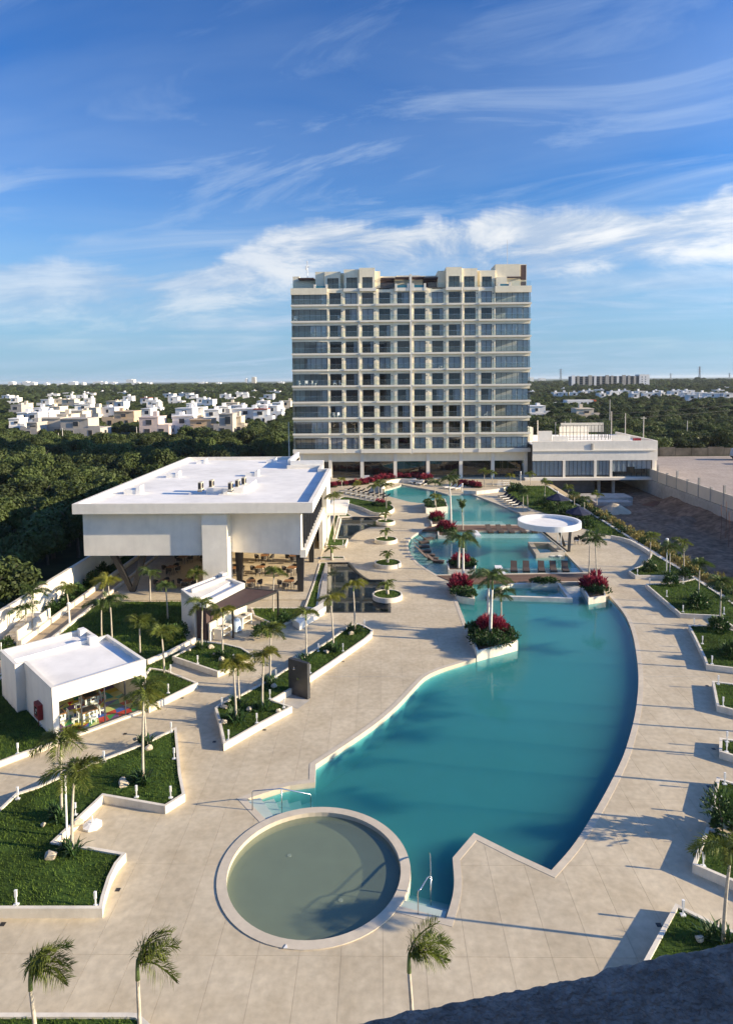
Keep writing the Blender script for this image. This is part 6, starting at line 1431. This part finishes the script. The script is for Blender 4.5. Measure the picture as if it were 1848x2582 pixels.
# ================================================================== dining tables and chairs
def chair_proto():
    t=thing('dining_chair','x','chair'); m=t
    MB().prism(circle(0,0,.27,14),.42,.48).build('seat','cushion',t)
    vs=[];n=14
    for i in range(n+1):
        a=R(-25)+R(230)*i/n; hh=.62+.20*math.sin(math.pi*i/n)
        for r_,z in ((.29,.44),(.32,hh),(.30,hh+.02),(.27,.46)): vs.append((r_*math.cos(a),r_*math.sin(a),z))
    fs=[(i*4+k,(i+1)*4+k,(i+1)*4+(k+1)%4,i*4+(k+1)%4) for i in range(n) for k in range(4)]
    MB().add(vs,fs).build('backrest','wicker_dark',t)
    for a in (.7,2.44,3.9,5.5): MB().tube([(.22*math.cos(a),.22*math.sin(a),.44),(.28*math.cos(a),.28*math.sin(a),0)],.02,5).build('leg','black_metal',t)
    return t
def table_proto():
    t=thing('dining_table','x','table'); MB().box(-.42,.42,-.42,.42,.70,.75).build('tabletop','wood_table',t)
    for a in (-1,1):
        for b in (-1,1): MB().tube([(a*.32,b*.32,.70),(a*.36,b*.36,0)],.025,5).build('leg','black_metal',t)
    return t
cp=chair_proto(); tp=table_proto(); first=[True]
TABS=[((463,1419),'far left under the pavilion in shade'),((434,1446),'left of the white pier in shade'),((474,1482),'front left near the kiosk roof'),((594,1449),'just right of the white pier'),((656,1447),'in the middle of the terrace'),((668,1416),'at the back middle of the terrace'),((741,1417),'at the back right beside the dark column'),((737,1448),'right of the middle beside the dark column'),((634,1484),'at the front behind the kiosk roof corner'),((728,1484),'at the front right corner of the terrace'),((412,1484),'at the front left edge of the terrace'),((520,1412),'behind the white pier')]
for i,((u,v),ph_) in enumerate(TABS):
    p=G(u,v,.1); rz=random.uniform(-.3,.3)
    t=tp if i==0 else copy_tree(tp); t.location=(p[0],p[1],.10); t.rotation_euler=(0,0,rz); tag(t,'square wooden dining table '+ph_,'table','dining tables on the terrace')
    for k in range(4):
        a=rz+k*math.pi/2+random.uniform(-.15,.15); d=random.uniform(.62,.80)
        c=cp if first[0] else copy_tree(cp); first[0]=False
        c.location=(p[0]+d*math.cos(a),p[1]+d*math.sin(a),.10); c.rotation_euler=(0,0,a-math.pi/2+random.uniform(-.2,.2)); tag(c,'round-backed dark wicker chair at the table '+ph_,'chair','dining chairs on the terrace')
# ================================================================== loungers
def lounger_proto(name,fabric,frame,label,wave):
    t=thing(name,label,'lounger'); w=.33
    prof=[(-.95,.30),(-.55,.34),(-.1,.30),(.30,.34),(.62,.60),(.95,.84)] if wave else [(-.95,.33),(.25,.33),(.95,.78)]
    k=3 if not wave else 4
    def slab(ps,m,nm):
        n=len(ps); vs=[(x,s*w,z+o) for x,z in ps for s in (-1,1) for o in (0,-.06)]
        fs=[]
        for i in range(n-1):
            a=i*4;b=a+4; fs+=[(a,a+2,b+2,b),(a+1,b+1,b+3,a+3),(a,b,b+1,a+1),(a+2,a+3,b+3,b+2)]
        fs+=[(0,1,3,2),((n-1)*4,(n-1)*4+2,(n-1)*4+3,(n-1)*4+1)]
        MB().add(vs,fs).build(nm,m,t)
    cut=4 if wave else 2
    slab(prof[:cut],fabric,'seat'); slab(prof[cut-1:],fabric,'backrest')
    for x in (-.85,.2):
        for s in (-1,1): MB().box(x-.03,x+.03,s*w-.03,s*w+.03,0,.29).build('leg',frame,t)
    if not wave:
        for s in (-1,1): MB().box(-1.0,.35,s*(w+.035)-.02,s*(w+.035)+.02,.26,.32).build('side_rail',frame,t)
    else: MB().box(-.9,.25,-.3,.3,.05,.22).build('plinth',fabric,t)
    return t
lw=lounger_proto('pool_lounger','wicker','wicker','x',True); ld=lounger_proto('sun_lounger','fabric_black','white_paint','x',False); lww=lounger_proto('sun_lounger','cushion','white_paint','x',False)
used=set()
def place(pr,x,y,z,rz,label,group):
    o=pr if pr not in used else copy_tree(pr); used.add(pr); o.location=(x,y,z); o.rotation_euler=(0,0,rz); tag(o,label,'lounger',group)
names5=['leftmost','second from left','middle','second from right','rightmost']
for i,u in enumerate((1295,1326,1364,1394,1424)):
    p=G(u,1440,-.3); place(lw,p[0],p[1],-.28,R(80),'brown in-pool lounger of the front row, '+names5[i],'in-pool loungers of the front row')
for i,u in enumerate((1233,1259,1286,1316,1342)):
    p=G(u,1339,-.1); place(lw,p[0],p[1],-.26,R(95),'brown in-pool lounger of the back row, '+names5[i],'in-pool loungers of the back row')
arc=[(1062,1357,R(205)),(1050,1366,R(200)),(1050,1377,R(190)),(1053,1388,R(180)),(1062,1398,R(172)),(1070,1406,R(168)),(1084,1413,R(160))]
for i,(u,v,a) in enumerate(arc):
    p=G(u,v,0); place(lw,p[0]+.6,p[1],-.28,a,'brown wave lounger on the curved shelf, number %s from the back'%('one','two','three','four','five','six','seven')[i],'wave loungers on the curved shelf')
for j in range(2):
    for i in range(8):
        p=G(872+i*12.5+j*10,1241+i*2.9-j*4,0); place(ld,p[0],p[1],0,R(12),'dark sunbed in the %s row left of the upper pool'%('front','back')[j],'dark sunbeds in the %s row left of the upper pool'%('front','back')[j])
for i in range(6):
    p=G(1268+i*7.2,1254+i*5.2,0); place(ld,p[0],p[1],0,R(30),'dark sunbed with white frame on the right bank of the upper pool','sunbeds right of the upper pool')
for i in range(4):
    p=G(1040+i*10,1218+i*1.6,0); place(ld if i%2 else lww,p[0],p[1],0,R(60),'sunbed below the crimson flower bank, '+('first','second','third','fourth')[i]+' from the left','sunbeds below the flower bank')
for i in range(3):
    p=G(1128+i*13,1231+i*1.5,0); place(lww,p[0],p[1],0,R(40),'white-cushioned sunbed by the lobby bench wall, '+('left','middle','right')[i]+' one','sunbeds by the lobby wall')
# navy parasols
def parasol(u,v,label,tilt):
    p=G(u,v,0); t=thing('parasol',label,'parasol',(p[0],p[1],0)); MB().tube([(0,0,0),(0,0,2.5)],.03,8).build('pole','black_metal',t); n=8
    vs=[(0,0,2.65)]+[(1.7*math.cos(2*math.pi*k/n),1.7*math.sin(2*math.pi*k/n),1.85) for k in range(n)]+[(1.7*math.cos(2*math.pi*k/n),1.7*math.sin(2*math.pi*k/n),1.70) for k in range(n)]
    MB().add(vs,[(0,1+k,1+(k+1)%n) for k in range(n)]+[(1+k,1+n+k,1+n+(k+1)%n,1+(k+1)%n) for k in range(n)]).build('cover','navy_fabric',t); MB().cyl(0,0,0,.07,.3,seg=12).build('base','concrete',t)
parasol(1405,1288,'navy parasol on the garden lawn, the farther one',0); parasol(1457,1326,'navy parasol on the garden lawn, the nearer one',0)
# terrace furniture beside the canopy, lobby railing
rl=thing('lobby_railing','white railing in front of the tower lobby','railing'); a=Vector(G(1254,1228)); b=Vector(G(1286,1226))
for k in range(7): q=a.lerp(b,k/6); MB().box(q.x-.03,q.x+.03,q.y-.03,q.y+.03,0,1.1).build('post','white_paint',rl)
for z in (.35,.7,1.08): MB().obox(a,b,.04,z,z+.05).build('rail','white_paint',rl)
for i,(u,v) in enumerate(((1452,1372),(1462,1366),(1470,1374))):
    p=G(u,v); t=copy_tree(cp); t.location=(p[0],p[1],0); t.rotation_euler=(0,0,i*2.0); tag(t,'dark wicker chair right of the round canopy, '+('left','rear','right')[i]+' one','chair','chairs by the canopy')
p=G(925,1216,0); t=thing('statue_block','small white block seat beside the flower bank','seat',(p[0],p[1],0)); MB().box(-.5,.5,-.4,.4,0,.5).build('seat','white_paint',t); MB().box(-.5,.5,.25,.4,.5,1.3).build('backrest','white_paint',t)
p=G(967,1266,.2); tag(MB().box(p[0]-.12,p[0]+.12,p[1]-.12,p[1]+.12,0,2.3).build('speaker_column','black_metal'),'slim black column in front of the boat-shaped bed','column')
